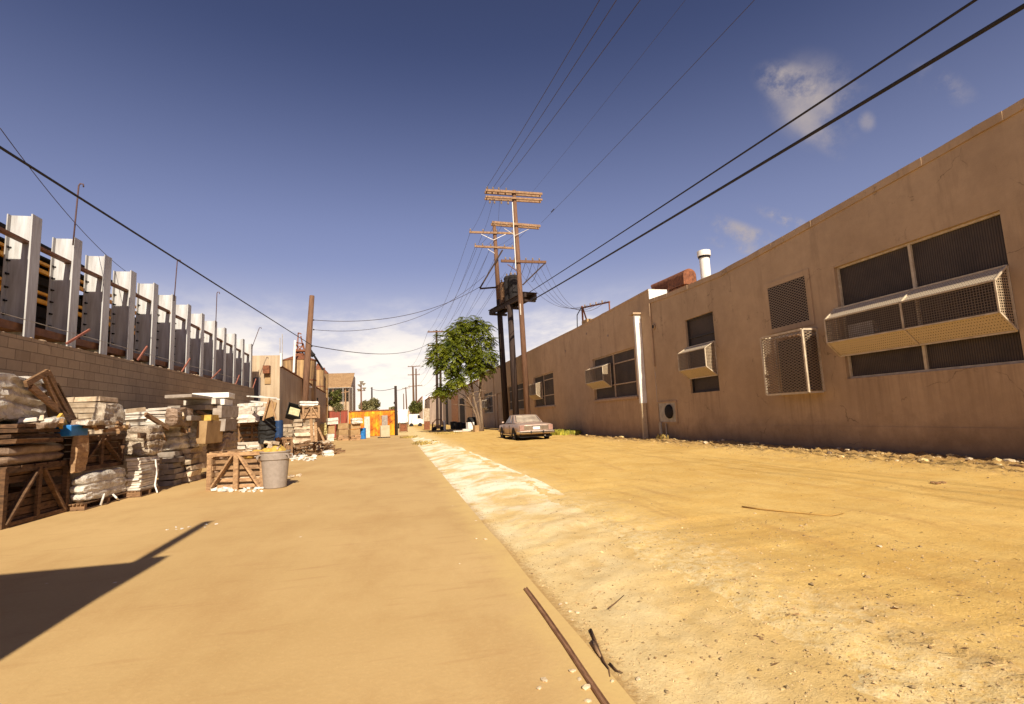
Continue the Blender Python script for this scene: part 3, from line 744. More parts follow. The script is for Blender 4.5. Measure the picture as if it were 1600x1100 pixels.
# vent grille with its frame
m = MB()
y0,y1,z0,z1 = 11.38,12.80,3.58,4.80
for a in ((y0-.16,y0,z0-.14,z1+.14),(y1,y1+.16,z0-.14,z1+.14),(y0,y1,z1,z1+.14),(y0,y1,z0-.14,z0)): m.b2(-.025,-.002,*a)
vg = m.build('vent_frame', STUC1, nb)
m = MB(); m.b2(-.006,-.003,y0,y1,z0,z1); m.build('vent_opening', DARKST, vg)
m = MB(); m.add([(-.018,y0,z0),(-.018,y1,z0),(-.018,y1,z1),(-.018,y0,z1)], [(0,1,2,3)]); m.build('grille', MESHD, vg)
# square cage over a cooler
y0,y1,z0,z1,d = 11.18,12.72,1.66,3.30,.48
m = MB(); B = .05
for y in (y0,y1):
    m.beam((-d,y,z0),(-d,y,z1),B,B); m.beam((-.02,y,z0),(-.02,y,z1),B,B)
    for z in (z0,z1): m.beam((-d+B/2,y,z),(-.02-B/2,y,z),B,B)
for z in (z0,z1):
    for x in (-d,-.02): m.beam((x,y0+B/2,z),(x,y1-B/2,z),B,B)
m.mi = 1; m.add([(-d+.01,y0,z0),(-d+.01,y1,z0),(-d+.01,y1,z1),(-d+.01,y0,z1)],[(0,1,2,3)])
m.mi = 2
for y in (y0,y1): m.add([(-.02,y,z0),(-d,y,z0),(-d,y,z1),(-.02,y,z1)],[(0,1,2,3)])
sc = m.build('square_cage', [CAGEP, MESHD, MESHDS], nb)
m = MB(); m.b2(-.30,-.004,y0+.06,y1-.42,z0+.06,z1-.16); m.build('cooler', mat('cooler_grey', (.085,.07,.058), (.05,.04,.034), scale=6, rough=.7), sc)
m = MB()
for k in range(16): m.b2(-.315,-.3005,y0+.10,y1-.46,z0+.14+k*.085,z0+.175+k*.085)
m.build('louvres', DARKST, sc)
m = MB(); m.lump((-.22,11.85,z0+1.53),(.3,.9,.10),.5,3,2); m.build('debris', WOOD, sc)
# meter box panel
m = MB()
for a in ((18.42,18.50,.80,1.70),(19.98,20.06,.80,1.70)): pass
m.b2(-.05,-.003,18.40,19.93,.80,.87); m.b2(-.05,-.003,18.40,19.93,1.63,1.70); m.b2(-.05,-.003,18.40,18.48,.87,1.63); m.b2(-.05,-.003,19.85,19.93,.87,1.63)
mp_ = m.build('meter_panel', STUC1, nb)
m = MB(); m.b2(-.02,-.004,18.48,19.85,.87,1.63); m.build('back_plate', GALV, mp_)
m = MB()
pr = [(.0,.09),(.24,.09),(.27,.05),(.27,.0)]
vs = []; fs = []; n = 24
for r, h in pr:
    for j in range(n):
        a = 2*math.pi*j/n; vs.append((-.02-h, 18.98+r*math.cos(a), 1.28+r*1.05*math.sin(a)))
for i in range(3):
    for j in range(n): fs.append((i*n+j, (i+1)*n+j, (i+1)*n+(j+1)%n, i*n+(j+1)%n))
m.add(vs, fs); m.build('meter', DARKST, mp_, smooth=True)
m = MB(); m.tube([(-.12,19.62,-.1),(-.12,19.62,.85)], .055, 10); m.tube([(-.05,19.3,-.1),(-.05,19.3,.8)], .03, 8); m.build('riser_pipe', GALV, nb)
m = MB(); m.tube([(-.02,19.72,4.9),(-.06,19.72,4.9)], .12, 14); pp = m.build('pipe_flange', STUC2, nb)
m = MB(); m.tube([(-.061,19.72,4.9),(-.065,19.72,4.9)], .085, 14); m.build('pipe_hole', DARKST, pp)
m = MB(); m.tube([(-.04,19.9,5.95),(-.04,19.9,3.2)], .035, 8); m.build('conduit', STUC2, nb)
# roof pieces
m = MB(); m.tube([(1.7,18.25,5.3),(1.7,18.25,7.58)], .20, 20); m.tube([(1.7,18.25,7.58),(1.7,18.25,7.80)], .265, 20); ch = m.build('chimney', WHITEP, rf, smooth=False)
m = MB(); m.tube([(1.7,18.25,7.50),(1.7,18.25,7.576)], .235, 20); m.build('collar', DARKST, ch)
m = MB(); n = 14; rings = []
for y, k, dz in ((18.62,1.0,0),(20.3,1.0,.06),(21.3,1.0,.12)):
    rg = [(1.2+.30*math.cos(math.pi*j/n), y+(.35*math.sin(math.pi*j/n) if y > 21 else 0), 6.86+dz+.30*math.sin(math.pi*j/n)) for j in range(n+1)]
    lo_ = 6.50+dz if y < 21 else 6.80+dz
    rings.append(rg+[(.90, y, lo_), (1.50, y, lo_)])
m.loft(rings); hd = m.build('vent_hood', RUST, rf)
m = MB(); m.b2(.96,1.44,18.9,20.1,5.4,6.498); m.build('hood_curb', RUST, hd)

fb = thing('stucco_building', 'far taller tan stucco building with three dark barred windows and a door', 'building', (BX, 0, 0))
TOP2 = [(19.98,6.60),(29,6.52),(45,6.65),(66,6.9)]
OP2 = [(21.77,26.98,2.03,4.32),(34.5,39.85,1.96,4.36),(43.4,49.6,1.90,4.25),(51.6,55.7,-.2,3.85),(58.3,64.1,1.8,4.3)]
tz2 = facade(OP2, 19.98, 66, TOP2, STUC2, fb)
m = MB(); m.b2(.28, 24, 20.0, 65.9, -.2, 6.3); m.build('roof', STUC2, fb)
m = MB(); m.add([(0,19.98,-.3),(0,19.98,6.60),(.25,19.98,6.60),(20,19.98,6.60),(20,19.98,-.3)],[(0,1,2,3,4)]); m.build('end_wall', WHITEP, fb)  # white on the tan building's end: sunlight put into the colour
m = MB()
for i in range(90):
    y = 19.98+i*.51
    m.prism([(-.02,y,tz2(y)-.07),(-.02,y,tz2(y)+.02),(.3,y,tz2(y)+.02),(.3,y,tz2(y)+.004),(-.002,y,tz2(y)+.004),(-.002,y,tz2(y)-.07)], (0,.51,tz2(min(66,y+.51))-tz2(y)))
m.build('coping', STUC2, fb)
def hb3(y0, y1, z0, z1, mid): return ((z1-.55, y0, mid-.03), (z0+.75, y0, mid-.03))
w4 = window(fb, 21.77, 26.98, 2.03, 4.32, vb=(24.35,), hb=((3.78,21.82,24.3),(2.72,21.82,26.9)), sill=True, frame=FRAMEW, bar=.06)
cage(w4, 24.55, 27.05, 2.64, 3.86, 2.98, 3.70, .45)
w5 = window(fb, 34.5, 39.85, 1.96, 4.36, vb=(37.2,), hb=((3.9,34.55,37.15),(2.75,34.55,39.8)), sill=True, frame=FRAMEW, bar=.07)
cage(w5, 37.4, 40.1, 2.55, 3.84, 2.9, 3.7, .5)
w6 = window(fb, 43.4, 49.6, 1.90, 4.25, vb=(46.5,), hb=((3.7,43.5,49.5),(2.7,43.5,49.5)), sill=True, frame=FRAMEW, bar=.08)
w7 = window(fb, 58.3, 64.1, 1.8, 4.3, vb=(61.2,), hb=((3.7,58.4,64),(2.6,58.4,64)), sill=True, frame=FRAMEW, bar=.08)
cage(w7, 61.0, 63.8, 2.2, 3.5, 2.5, 3.3, .5)
m = MB(); m.b2(.10,.15,51.6,55.7,-.1,3.84); dr = m.build('door', STUC1, fb)
m = MB(); m.b2(.06,.098,53.6,53.66,0,3.8); m.b2(.06,.098,52.2,55.2,1.0,1.08); m.build('door_rail', FRAMEW, dr)
# downspout fin beside the joint between the buildings
m = MB(); m.b2(-.30,-.003,20.86,21.02,1.68,5.66); ds = m.build('downspout', WHITEP, fb, bevel=.01)
m = MB(); m.b2(-.27,-.06,20.88,21.00,-.1,1.677); m.build('lower_pipe', mat('cream_pipe', (.60,.47,.30), (.48,.36,.22), scale=4, rough=.6), ds)
m = MB(); m.b2(-.42,-.003,20.76,21.2,5.664,5.74); m.build('scupper_lip', STUC1, ds)
for y, z in ((27.6,5.9),(31.5,5.4),(24.6,5.3),(45.5,5.95)):
    m = MB(); m.tube([(-.03,y,z),(.0,y,z)], .05, 8); m.build('wall_plug', CERAM, fb)
for y in (41.6, 50.6, 57.0):
    m = MB(); m.tube([(-.05,y,0),(-.05,y,6.4)], .04, 6); m.build('conduit', STUC1, fb)
# roof service mast
ms = thing('service_mast', 'rusty angle iron service mast on the far building roof', 'mast', (11.5, 28.6, 6.3))
m = MB()
a = Vector((0,0,0)); 
m.beam((0,1.3,0),(0,1.3,1.75),.09,.09); m.beam((0,.2,0),(0,1.25,1.7),.07,.07); m.beam((.0,1.3,1.62),(.0,-2.9,1.05),.08,.08); m.beam((0,-2.85,0),(0,-2.85,1.1),.06,.06)
m.build('frame', RUST, ms)
for k in range(4):
    m = MB(); m.tube([(0,.8-k*.9,1.5-k*.12),(0,.8-k*.9,1.72-k*.12)], .05, 8); m.build('insulator', CERAM, ms)
m = MB(); m.b2(-.2,.25,.1,1.0,.0,.7); m.build('junction_box', CARDB, ms)
m = MB(); m.tube([(0,1.4,1.7),(-.1,2.0,1.3),(-.1,2.1,.5),(-.1,1.9,0)], .03, 6); m.build('lead_in', WIRE, ms)

# debris and weeds at the foot of the wall
def weed(loc, n, h, spread, mtl, label, cat='weed', name='weed_clump', broad=1.0):
    m = MB()
    for i in range(n):
        a = rnd(0, 6.28); r = spread*math.sqrt(random.random()); b = Vector((r*math.cos(a)*.5, r*math.sin(a), 0))
        l = h*rnd(.5,1.1); t = b + Vector((rnd(-.4,.4)*l, rnd(-.4,.4)*l, l)); q = b.lerp(t,.55)+Vector((0,0,l*.12))
        w = .02*broad*rnd(.7,1.5); sx = Vector((math.cos(a+1.5), math.sin(a+1.5), 0))*w
        m.add([b-sx, b+sx, q+sx*1.3, t, q-sx*1.3], [(0,1,2,3,4)])
    o = m.build(name, mtl, loc=loc); return tag(o, label, cat, None, 'stuff' if n > 100 else None)
LEAFY = mat('weed_leaf', (.46,.40,.05), (.22,.22,.025), scale=6, rough=.7, island=.4)
GRASSY = mat('dry_grass', (.46,.34,.10), (.30,.20,.06), scale=5, rough=.8, island=.4)
weed((10.0, 30.6, ground_z(10.0,30.6)), 420, .28, 1.9, LEAFY, 'yellow green weeds against the tan wall right of the car', broad=2.5)
weed((9.9, 35.0, ground_z(9.9,35)), 160, .35, 1.2, LEAFY, 'small weeds by the wall behind the car trunk', broad=2)
weed((10.35, 18.9, ground_z(10.35,18.9)), 40, .22, .5, GRASSY, 'dry weeds under the meter panel')
q = gnd(668, 692, .05)
weed((q.x, q.y, ground_z(q.x,q.y)), 260, .13, 1.9, GRASSY, 'tuft of dry grass between the slab and the far dirt', broad=1.5)
q = gnd(640, 683, .03)
weed((q.x, q.y, ground_z(q.x,q.y)), 180, .16, 1.6, GRASSY, 'dry grass at the foot of the dark gate post', broad=1.5)
q = gnd(700, 678, .05)
weed((q.x, q.y, ground_z(q.x,q.y)), 200, .12, 2.5, GRASSY, 'thin dry grass in the dirt before the junk by the tree', broad=1.5)

# ------------------------------------------------------------------ utility poles
def vpole(px0, py0, px1, py1, X, zb=0):
    a = onx(px0, py0, X); b = ony(px1, py1, a.y); 
    k = (a.z-zb)/(b.z-a.z); return Vector((a.x-(b.x-a.x)*k, a.y, zb)), b
pa0, pa1 = vpole(824, 640, 803, 298, 9.85); YA = pa0.y
PA = thing('utility_pole', 'tallest brown utility pole with three crossarms behind the car', 'utility pole', pa0, 0, 'utility poles along the right wall')
def rel(o, p): return Vector(p)-o.location
m = MB(); m.tube([(0,0,-.2), rel(PA,pa1)*.5, rel(PA,pa1)], [.24,.21,.16], 12); m.build('shaft', POLEW, PA, smooth=True)
def arm(P, px0, py0, px1, py1, Y, double=False, m_=ARMW, pins=(), th=.13, name='crossarm', pinup=.22):
    a, b = rel(P, ony(px0,py0,Y)), rel(P, ony(px1,py1,Y))
    m = MB(); offs = (-.22, .22) if double else (-.22,)
    for o in offs: m.beam(a+Vector((0,o,0)), b+Vector((0,o,0)), th, th*1.15)
    if double:
        for t in (.03, .97): c = a.lerp(b,t); m.beam(c+Vector((0,-.3,0)), c+Vector((0,.3,0)), .05, .05)
    ar = m.build(name, m_, P)
    if pins:
        for t in pins:
            m = MB(); c = a.lerp(b, t)+Vector((0,-.22,th*.55))
            m.lathe([(.0,pinup),(.05,pinup),(.075,pinup*.75),(.045,pinup*.55),(.08,pinup*.35),(.03,.02),(.03,-.02)], c, 8)
            m.build('insulator', CERAM, ar)
    return ar, a, b
aA1, a, b = arm(PA, 758, 299, 846, 305, YA, True, ARMW, (.03,.13,.23,.36), .15)
A_top = [pa0+a.lerp(b,t)+Vector((0,-.2,.3)) for t in (.03,.14,.25,.36)]
aA1b, a2, b2_ = arm(PA, 758, 309, 846, 314, YA, True, ARMW, (), .13)
for t in (.08,.16,.28,.4):
    m = MB(); c = a2.lerp(b2_,t); m.lathe([(.05,-.1),(.1,-.18),(.05,-.26),(.1,-.34),(.04,-.45)], c, 8)
    m.build('insulator', CERAM, aA1b)
aA2, a, b = arm(PA, 768, 349, 843, 355, YA, True, ARMW, (.05,.18,.3,.62,.75,.9), .16, pinup=-.25)
A_mid = [pa0+a.lerp(b,t)+Vector((0,-.2,-.2)) for t in (.05,.2,.62,.76,.97)]
aA3, a, b = arm(PA, 782, 409, 852, 411, YA, False, POLEW, (.1,.2,.3,.55,.7,.85), .17)
A_low = [pa0+a.lerp(b,t) for t in (.3,.55,.7,.85,1.0)]
def brace(P, p0, p1, Y, m_=GALV, w=.05, name='brace', p2=None):
    m = MB(); m.beam(rel(P,ony(*p0,Y-.3)), rel(P,ony(*p1,Y-.3)), w, w*.6)
    if p2: m.beam(rel(P,ony(*p2,Y-.3)), rel(P,ony(*p1,Y-.3)), w, w*.6)
    return m.build(name, m_, P)
brace(PA, (788,357), (805,368), YA, GALV, .05, 'brace', (826,358))
brace(PA, (852,411), (817,445), YA, POLEB, .17, 'knee_brace')
brace(PA, (793,413), (810,425), YA, POLEW, .07, 'brace')
m = MB(); m.tube([rel(PA,ony(800.5,316,YA-.35)), rel(PA,ony(806,420,YA-.35))], .035, 6); m.build('conduit', WHITEP, PA)
m = MB(); m.b2(-.3,-.22,-.2,.1,9.2,10.1); m.build('junction_box', GALV, PA)
# cable splice can hangs on a cable: separate thing below

YB = 46.8
b0, b1 = ony(790.5,645,YB), ony(772,349,YB); b0 = Vector((b0.x+(b0.x-b1.x)*b0.z/(b1.z-b0.z), YB, 0))
PB = thing('utility_pole', 'dark based utility pole carrying two pale crossarms and the transformer platform', 'utility pole', b0, 0, 'utility poles along the right wall')
v1 = rel(PB, b1)
m = MB(); m.tube([(0,0,-.2), v1*.62], [.30,.25], 12); m.build('dark_butt', POLEB, PB, smooth=True)
m = MB(); m.tube([v1*.621, v1], [.24,.17], 12); m.build('shaft', POLEW, PB, smooth=True)
aB1, a, b = arm(PB, 733, 364, 803, 366, YB, False, ARMW, (.02,.3,.6,.95), .16, pinup=.25)
B_1 = [b0+a.lerp(b,t) for t in (.02,.3,.62)]
aB2, a, b = arm(PB, 741, 386, 803, 389, YB, False, ARMW, (.02,.2,.4,.75,.95), .16)
B_2 = [b0+a.lerp(b,t) for t in (.02,.2,.4,.62,.8)]
brace(PB, (752,366), (771,375), YB, WHITEP, .06, 'brace', (790,366))
brace(PB, (762,389), (773,396), YB, WHITEP, .05)
brace(PB, (785,391), (750,450), YB, POLEB, .24, 'knee_brace')
brace(PB, (750,451), (776,449), YB, POLEB, .2, 'outrigger')
c0_, c1_ = ony(806,642,43.6), ony(797,484,43.6); c0_ = Vector((c0_.x+(c0_.x-c1_.x)*c0_.z/(c1_.z-c0_.z), 43.6, 0))
PC = thing('utility_pole', 'short black pole supporting the transformer platform between two taller poles', 'utility pole', c0_, 0, 'utility poles along the right wall')
m = MB(); m.tube([(0,0,-.2), rel(PC,c1_)+Vector((0,0,.4))], [.30,.26], 12); m.build('shaft', POLEB, PC, smooth=True)
# transformer platform
z_ = 11.2
def atz(px, py, z): return gnd(px, py, z)
q0, q1 = atz(773,490,z_), atz(829,461,z_+.2)
dv = (q1-q0).normalized(); pv = Vector((-dv.y, dv.x, 0)).normalized()
PL = thing('transformer_platform', 'black timber transformer platform up between the utility poles', 'platform', q0)
m = MB(); L_ = (q1-q0).length
for o in (-.5,.5): m.beam(pv*o, pv*o+dv*L_, .2, .35)
for k in range(12):
    c = dv*(L_*(k+.5)/12); m.beam(c-pv*.7+Vector((0,0,.24)), c+pv*.7+Vector((0,0,.24)), .52, .06)
for t in (.12,.5,.9): m.beam(dv*L_*t-pv*.85-Vector((0,0,.28)), dv*L_*t+pv*.85-Vector((0,0,.28)), .22, .2)
m.build('deck', POLEB, PL)
for i, (t, r, h) in enumerate(((.30,.42,2.2),(.46,.46,2.45),(.58,.42,2.3))):
    c = q0+dv*(L_*t)+Vector((0,0,.275))
    T = thing('transformer', 'dark can transformer standing on the platform', 'transformer', c, 0, 'transformers on the platform')
    m = MB(); m.lathe([(0,0),(r*.95,0),(r,.05),(r,h-.3),(r*1.06,h-.28),(r*1.06,h-.18),(r*.8,h),(0,h+.04)], n=20); m.build('tank', DARKST if i else WOODD, T, smooth=False)
    for k in (-1,1):
        m = MB(); m.lathe([(.05,.0),(.09,.08),(.05,.14),(.09,.22),(.04,.32),(0,.34)], (k*.18,0,h-.05), 8); m.build('bushing', CERAM, T)
    m = MB(); m.b2(-r*.5,r*.5,-r-.1,-r+.02,h*.3,h*.75); m.build('cooling_fin', DARKST if i != 0 else WOODX, T)
# far pole pairs
def farpole(px0, py0, px1, py1, Y, arms, label, dark=True, r=.28, m_=None):
    a = ony(px0,py0,Y); b = ony(px1,py1,Y); a.z = 0 if a.z > 0 else a.z
    P = thing('utility_pole', label, 'utility pole', a, 0, None)
    m = MB(); m.tube([(0,0,-.3), rel(P,b)*.55, rel(P,b)], [r,r*.9,r*.7], 8); m.build('shaft', m_ or (POLEB if dark else WOODD), P)
    for (x0,y0,x1,y1) in arms: arm(P, x0,y0,x1,y1, Y, False, POLEW, (.05,.3,.7,.95), .2)
    return P
farpole(683.5, 668, 682, 516, 100, [(668,519,700,518),(668,540,698,540),(664,560,690,562)], 'far brown utility pole left of the leafy tree, with three arms')
farpole(689, 668, 688, 555, 104, [], 'far dark pole paired with the armed pole left of the tree')
farpole(647, 655, 645, 572, 190, [(637,573,657,572),(637,586,656,585),(638,604,660,602)], 'distant utility pole with three arms over the white trucks', False, .4)
farpole(650.5, 655, 650, 576, 190, [], 'distant pole standing close beside the armed one over the trucks', False, .35)
m = MB(); q = ony(648,610,190)
farpole(636, 640, 634, 605, 260, [(628,607,641,606)], 'very far thin pole with one arm left of the distant pole pair', False, .35)
farpole(631, 640, 630.5, 615, 280, [], 'very far thin bare pole left of the distant pole pair', False, .3)
farpole(581, 645, 581, 605, 110, [], 'thin dark pole beyond the rusty gate', True, .2)
gp0 = ony(619.5,683,51.2)
GP = thing('gate_post', 'tall dark wooden post at the right end of the rusty gate', 'post', (gp0.x, 51.2, 0))
m = MB(); m.tube([(0,0,-.2), rel(GP, ony(618,603,51.2))], [.16,.13], 10); m.build('shaft', POLEB, GP, smooth=True)
m = MB(); m.b2(-.22,-.1,-.2,-.05,3.0,3.2); m.build('cleat', DARKST, GP)

# leaning pole on the left
lp0, lp1 = ony(474,655,37.5), ony(487.5,462,37.5); lp0 = lp0 + (lp0-lp1)*(lp0.z/(lp1.z-lp0.z)); lp0.z = 0
LP = thing('utility_pole', 'bare reddish brown pole leaning right among the rubbish on the left', 'utility pole', lp0)
m = MB(); m.tube([(0,0,-.2), rel(LP,lp1)*.5, rel(LP,lp1)], [.24,.22,.17], 12); m.build('shaft', POLEW, LP, smooth=True)
m = MB()
for py in (500, 515, 541): m.tube([rel(LP,ony(489 if py<530 else 486,py,37.2)), rel(LP,ony(491 if py<530 else 488,py,37.2))], .05, 6)
m.build('wire_clamp', DARKST, LP)

# ------------------------------------------------------------------ overhead wires
def P3(px, py, Y): return ony(px, py, Y)
def ext(a, b, Y):          # run a straight span on to a given Y
    return a + (b-a)*((Y-a.y)/(b.y-a.y))
for a, (px, py), X in zip(A_top[:3], ((925,0),(950,0),(985,0)), (7.5,8.0,8.6)):
    e = onx(px, py, X); wire('power_line', 'one of three close wires climbing from the tall pole top to the upper edge', a, ext(a, e, -14), .5, .014, THINW, 'three wires from the tall pole top')
e = onx(1165, 0, 11.2); s_ = P3(846,348,YA); wire('power_line', 'single thin wire from the tall pole second crossarm to the upper right', s_, ext(s_, e, -14), .3, .010)
e = onx(1060, 0, 9.6); s_ = P3(832,300,YA); wire('power_line', 'faint single wire between the triple wires and the second crossarm wire', s_, ext(s_, e, -14), .3, .006)
q = s_ = P3(846,348,YA).lerp(ext(P3(846,348,YA), onx(1165,0,11.2), -14), .055)
m = MB(); m.tube([q, q+(onx(1165,0,11.2)-P3(846,348,YA)).normalized()*.8], [.03,.07,][0], 8); o = m.build('wire_splice', WIRE); tag(o, 'small black splice on the thin wire right of the tall pole', 'splice')
s_ = P3(830,470,YA); e = onx(1598,2,10.35); wire('cable', 'thick black overhead cable, the lower of two above the tan wall', s_, ext(s_, e, -12), .1, .048, WIRE, None, 40)
s2_ = P3(825,458,YA); e2 = onx(1512,0,10.1); wire('cable', 'thinner black overhead cable, the upper of two above the tan wall', s2_, ext(s2_, e2, -12), .1, .03, WIRE, None, 40)
d_ = (ext(s_, e, -12)-s_).normalized()
m = MB(); m.tube([s_+d_*.2, s_+d_*.35, s_+d_*1.2, s_+d_*1.35], [.06,.16,.16,.06], 10); o = m.build('splice_case', WIRE, smooth=True); tag(o, 'black splice case on the lower thick cable beside the pole', 'splice case')
# left cable
s_ = P3(488,540,37.3); e = onx(0,230,-5.9); wire('cable', 'thick black cable crossing the sky above the white columns to the leaning pole', s_, ext(s_, e, 2), .0, .024, WIRE, None, 30)
wire('power_line', 'faint thin wire slanting down to the white columns at upper left', onx(0,200,-6.6), onx(205,430,-8.2), .25, .007)
# pole A to pole B and far poles
FA = [P3(670,518,100), P3(678,518,100), P3(690,517,100)]
for a, b in zip(A_top[:3], B_1): wire('power_line', 'short wire between the tall pole and the pole behind it', a+Vector((0,.3,-.9)), b, .25, .010, THINW, 'wires between the two tall poles')
for a, b in zip(A_mid[:4], B_2[:4]): wire('power_line', 'short wire between the tall pole and the pole behind it', a, b, .35, .010, THINW, 'wires between the two tall poles')
for b, f in zip(B_1, FA): wire('power_line', 'wire running from the near pole crossarms down to the far pole left of the tree', b, f, 1.2, .014, THINW, 'wires running down the alley')
for k, b in enumerate(B_2[:4]): wire('power_line', 'wire running from the near pole crossarms down to the far pole left of the tree', b, P3(668+k*8, 540, 100), 1.5, .014, THINW, 'wires running down the alley')
for k, (px, py) in enumerate(((776,420),(784,432),(790,425))): wire('power_line', 'wire running from the near pole crossarms down to the far pole left of the tree', P3(px,py,YB), P3(666+k*8,561,100), 1.5, .012, THINW, 'wires running down the alley')
for k in range(6): wire('power_line', 'far wire between the pole left of the tree and the distant pole pair', P3(668+k*5, (519,540,561)[k%3], 100), P3(638+k*3, (573,586,603)[k%3], 190), 2.0, .02, THINW, 'far wires to the distant poles')
# wires to the left leaning pole
wire('power_line', 'sagging wire from the leaning pole to the middle pole, upper', P3(490,500,37.3), P3(752,447,YB), 1.15, .02)
wire('power_line', 'sagging wire from the leaning pole to the middle pole, lower', P3(489,515,37.3), P3(758,430,YB), 1.75, .016)
wire('power_line', 'wire from the leaning pole to the far pole left of the tree', P3(487,540,37.3), P3(670,537,100), 1.2, .03)
wire('power_line', 'wire from the far poles to the dark gate post', P3(642,598,190), P3(618,610,51.2), .6, .02)
wire('power_line', 'low wire from the dark gate post going left beyond the gate', P3(618,606,51.2), P3(578,606,110), .4, .03)
# service drops to the roof mast
for k, (a, py) in enumerate(zip(A_low, (478,480,482,484,486))):
    wire('service_drop', 'sagging service wire from the tall pole to the roof mast', a, (11.5, 28.6+1.2-k*.9, 8.0-k*.12), 1.3+.15*k, .010, THINW, 'service wires to the roof mast')
for k in range(4):
    a = A_low[3-k % 4]; m = MB(); b = a + Vector((-.6-.25*k, .3, -1.5-.3*k))
    m.tube(sagpts(a, b, .35, 10), .018, 5); o = m.build('jumper_wire', WIRE); tag(o, 'loose jumper wire looping under the tall pole low crossarm', 'wire', 'jumper wires on the tall pole')

# ------------------------------------------------------------------ the tree
LEAF = mat('tree_leaf', (.235,.25,.015), (.05,.075,.006), scale=.9, rough=.55, island=.45)
def leafmat(m):
    N, L, b = nodes(m); tl = N.new('ShaderNodeBsdfTranslucent'); mx = N.new('ShaderNodeMixShader'); mx.inputs[0].default_value = .35
    src = b.inputs['Base Color'].links[0].from_socket; g_ = N.new('ShaderNodeGamma'); g_.inputs[1].default_value = .75; L.new(src, g_.inputs[0]); L.new(g_.outputs[0], tl.inputs['Color'])
    L.new(b.outputs[0], mx.inputs[1]); L.new(tl.outputs[0], mx.inputs[2]); L.new(mx.outputs[0], N['Material Output'].inputs['Surface'])
leafmat(LEAF)
TB = Vector((7.45, 47.0, 0))
TR = thing('tree', 'leafy green tree of heaven with slim forked trunks beside the poles', 'tree', TB)
m = MB()
trunks = [[(0.1,0,-.2),(-.1,.1,1.4),(-.5,.0,3.2),(-.75,-.1,5.2),(-.9,0,7.4),(-1.1,.2,9.4)], [(.25,.2,-.2),(.2,.3,1.6),(.15,.4,3.5),(.35,.5,5.6),(.2,.6,8.4)], [(-.1,-.25,-.2),(-.35,-.3,1.5),(-1.0,-.4,3.0),(-1.6,-.3,4.6),(-2.6,-.3,6.2)]]
for t, r in zip(trunks, (.14,.17,.10)): m.tube(t, [r*(1-.13*i) for i in range(len(t))], 8)
limbs = []
for t in trunks:
    for i in range(2, len(t)):
        for k in range(3):
            a = Vector(t[i-1]).lerp(Vector(t[i]), rnd(.2,1)); an = rnd(0,6.28); L = rnd(.9,2.1)
            e = a + Vector((math.cos(an)*L, math.sin(an)*L, rnd(.3,1.3))); m.tube([a, a.lerp(e,.5)+Vector((0,0,.12)), e], [.05,.035,.015], 5); limbs.append(e)
m.build('trunk', BARK, TR, smooth=True)
lm = MB()
def frond(base, az, el, L, droop):
    n = random.choice((6,7,8)); p = Vector(base); d = Vector((math.cos(az)*math.cos(el), math.sin(az)*math.cos(el), math.sin(el)))
    side = Vector((-math.sin(az), math.cos(az), 0)); st = L/n
    for i in range(n):
        d = (d + Vector((0,0,-droop/n))).normalized(); p = p + d*st
        for s_ in (-1, 1):
            l = L*.33*(1-.35*i/n)*rnd(.75,1.2); w = l*.24
            q = (side*s_ + d*.55 + Vector((0,0,-.35+rnd(-.2,.2)))).normalized(); wv = d.cross(q).cross(q).normalized()
            tip = p+q*l; c = p+q*l*.45+Vector((0,0,.03))
            lm.add([p, c+wv*w, tip, c-wv*w], [(0,1,2,3)])
    tip = p+d*L*.3; wv = side*L*.07; lm.add([p, p.lerp(tip,.4)+wv, tip, p.lerp(tip,.4)-wv], [(0,1,2,3)])
# clumps traced on the crown: (px, py, radius m) at the tree's own distance
CL = [(735,503,1.05),(715,512,.9),(752,512,.95),(700,530,1.1),(725,528,1.2),(752,535,1.2),(688,545,1.05),(708,552,1.2),(735,555,1.3),(756,556,1.1),(683,562,.75),(698,574,1.0),(722,576,1.05),(746,578,.95),(760,570,.65),(712,596,.85),(697,606,.6),(689,612,.5)]
for px, py, r in CL:
    c = ony(px, py, 47.0) - TB
    c.y += rnd(-.9,.9)
    for k in range(int(84*r)):
        u = Vector((random.gauss(0,1), random.gauss(0,1), random.gauss(0,1))).normalized()*r*rnd(.35,.95)
        az = math.atan2(u.y, u.x)+rnd(-.7,.7); el = rnd(-.25,.55)+.35*u.z/r
        frond(c+u*.75, az, el, rnd(.65,1.1), rnd(.7,1.6))
lm.build('crown', LEAF, TR)
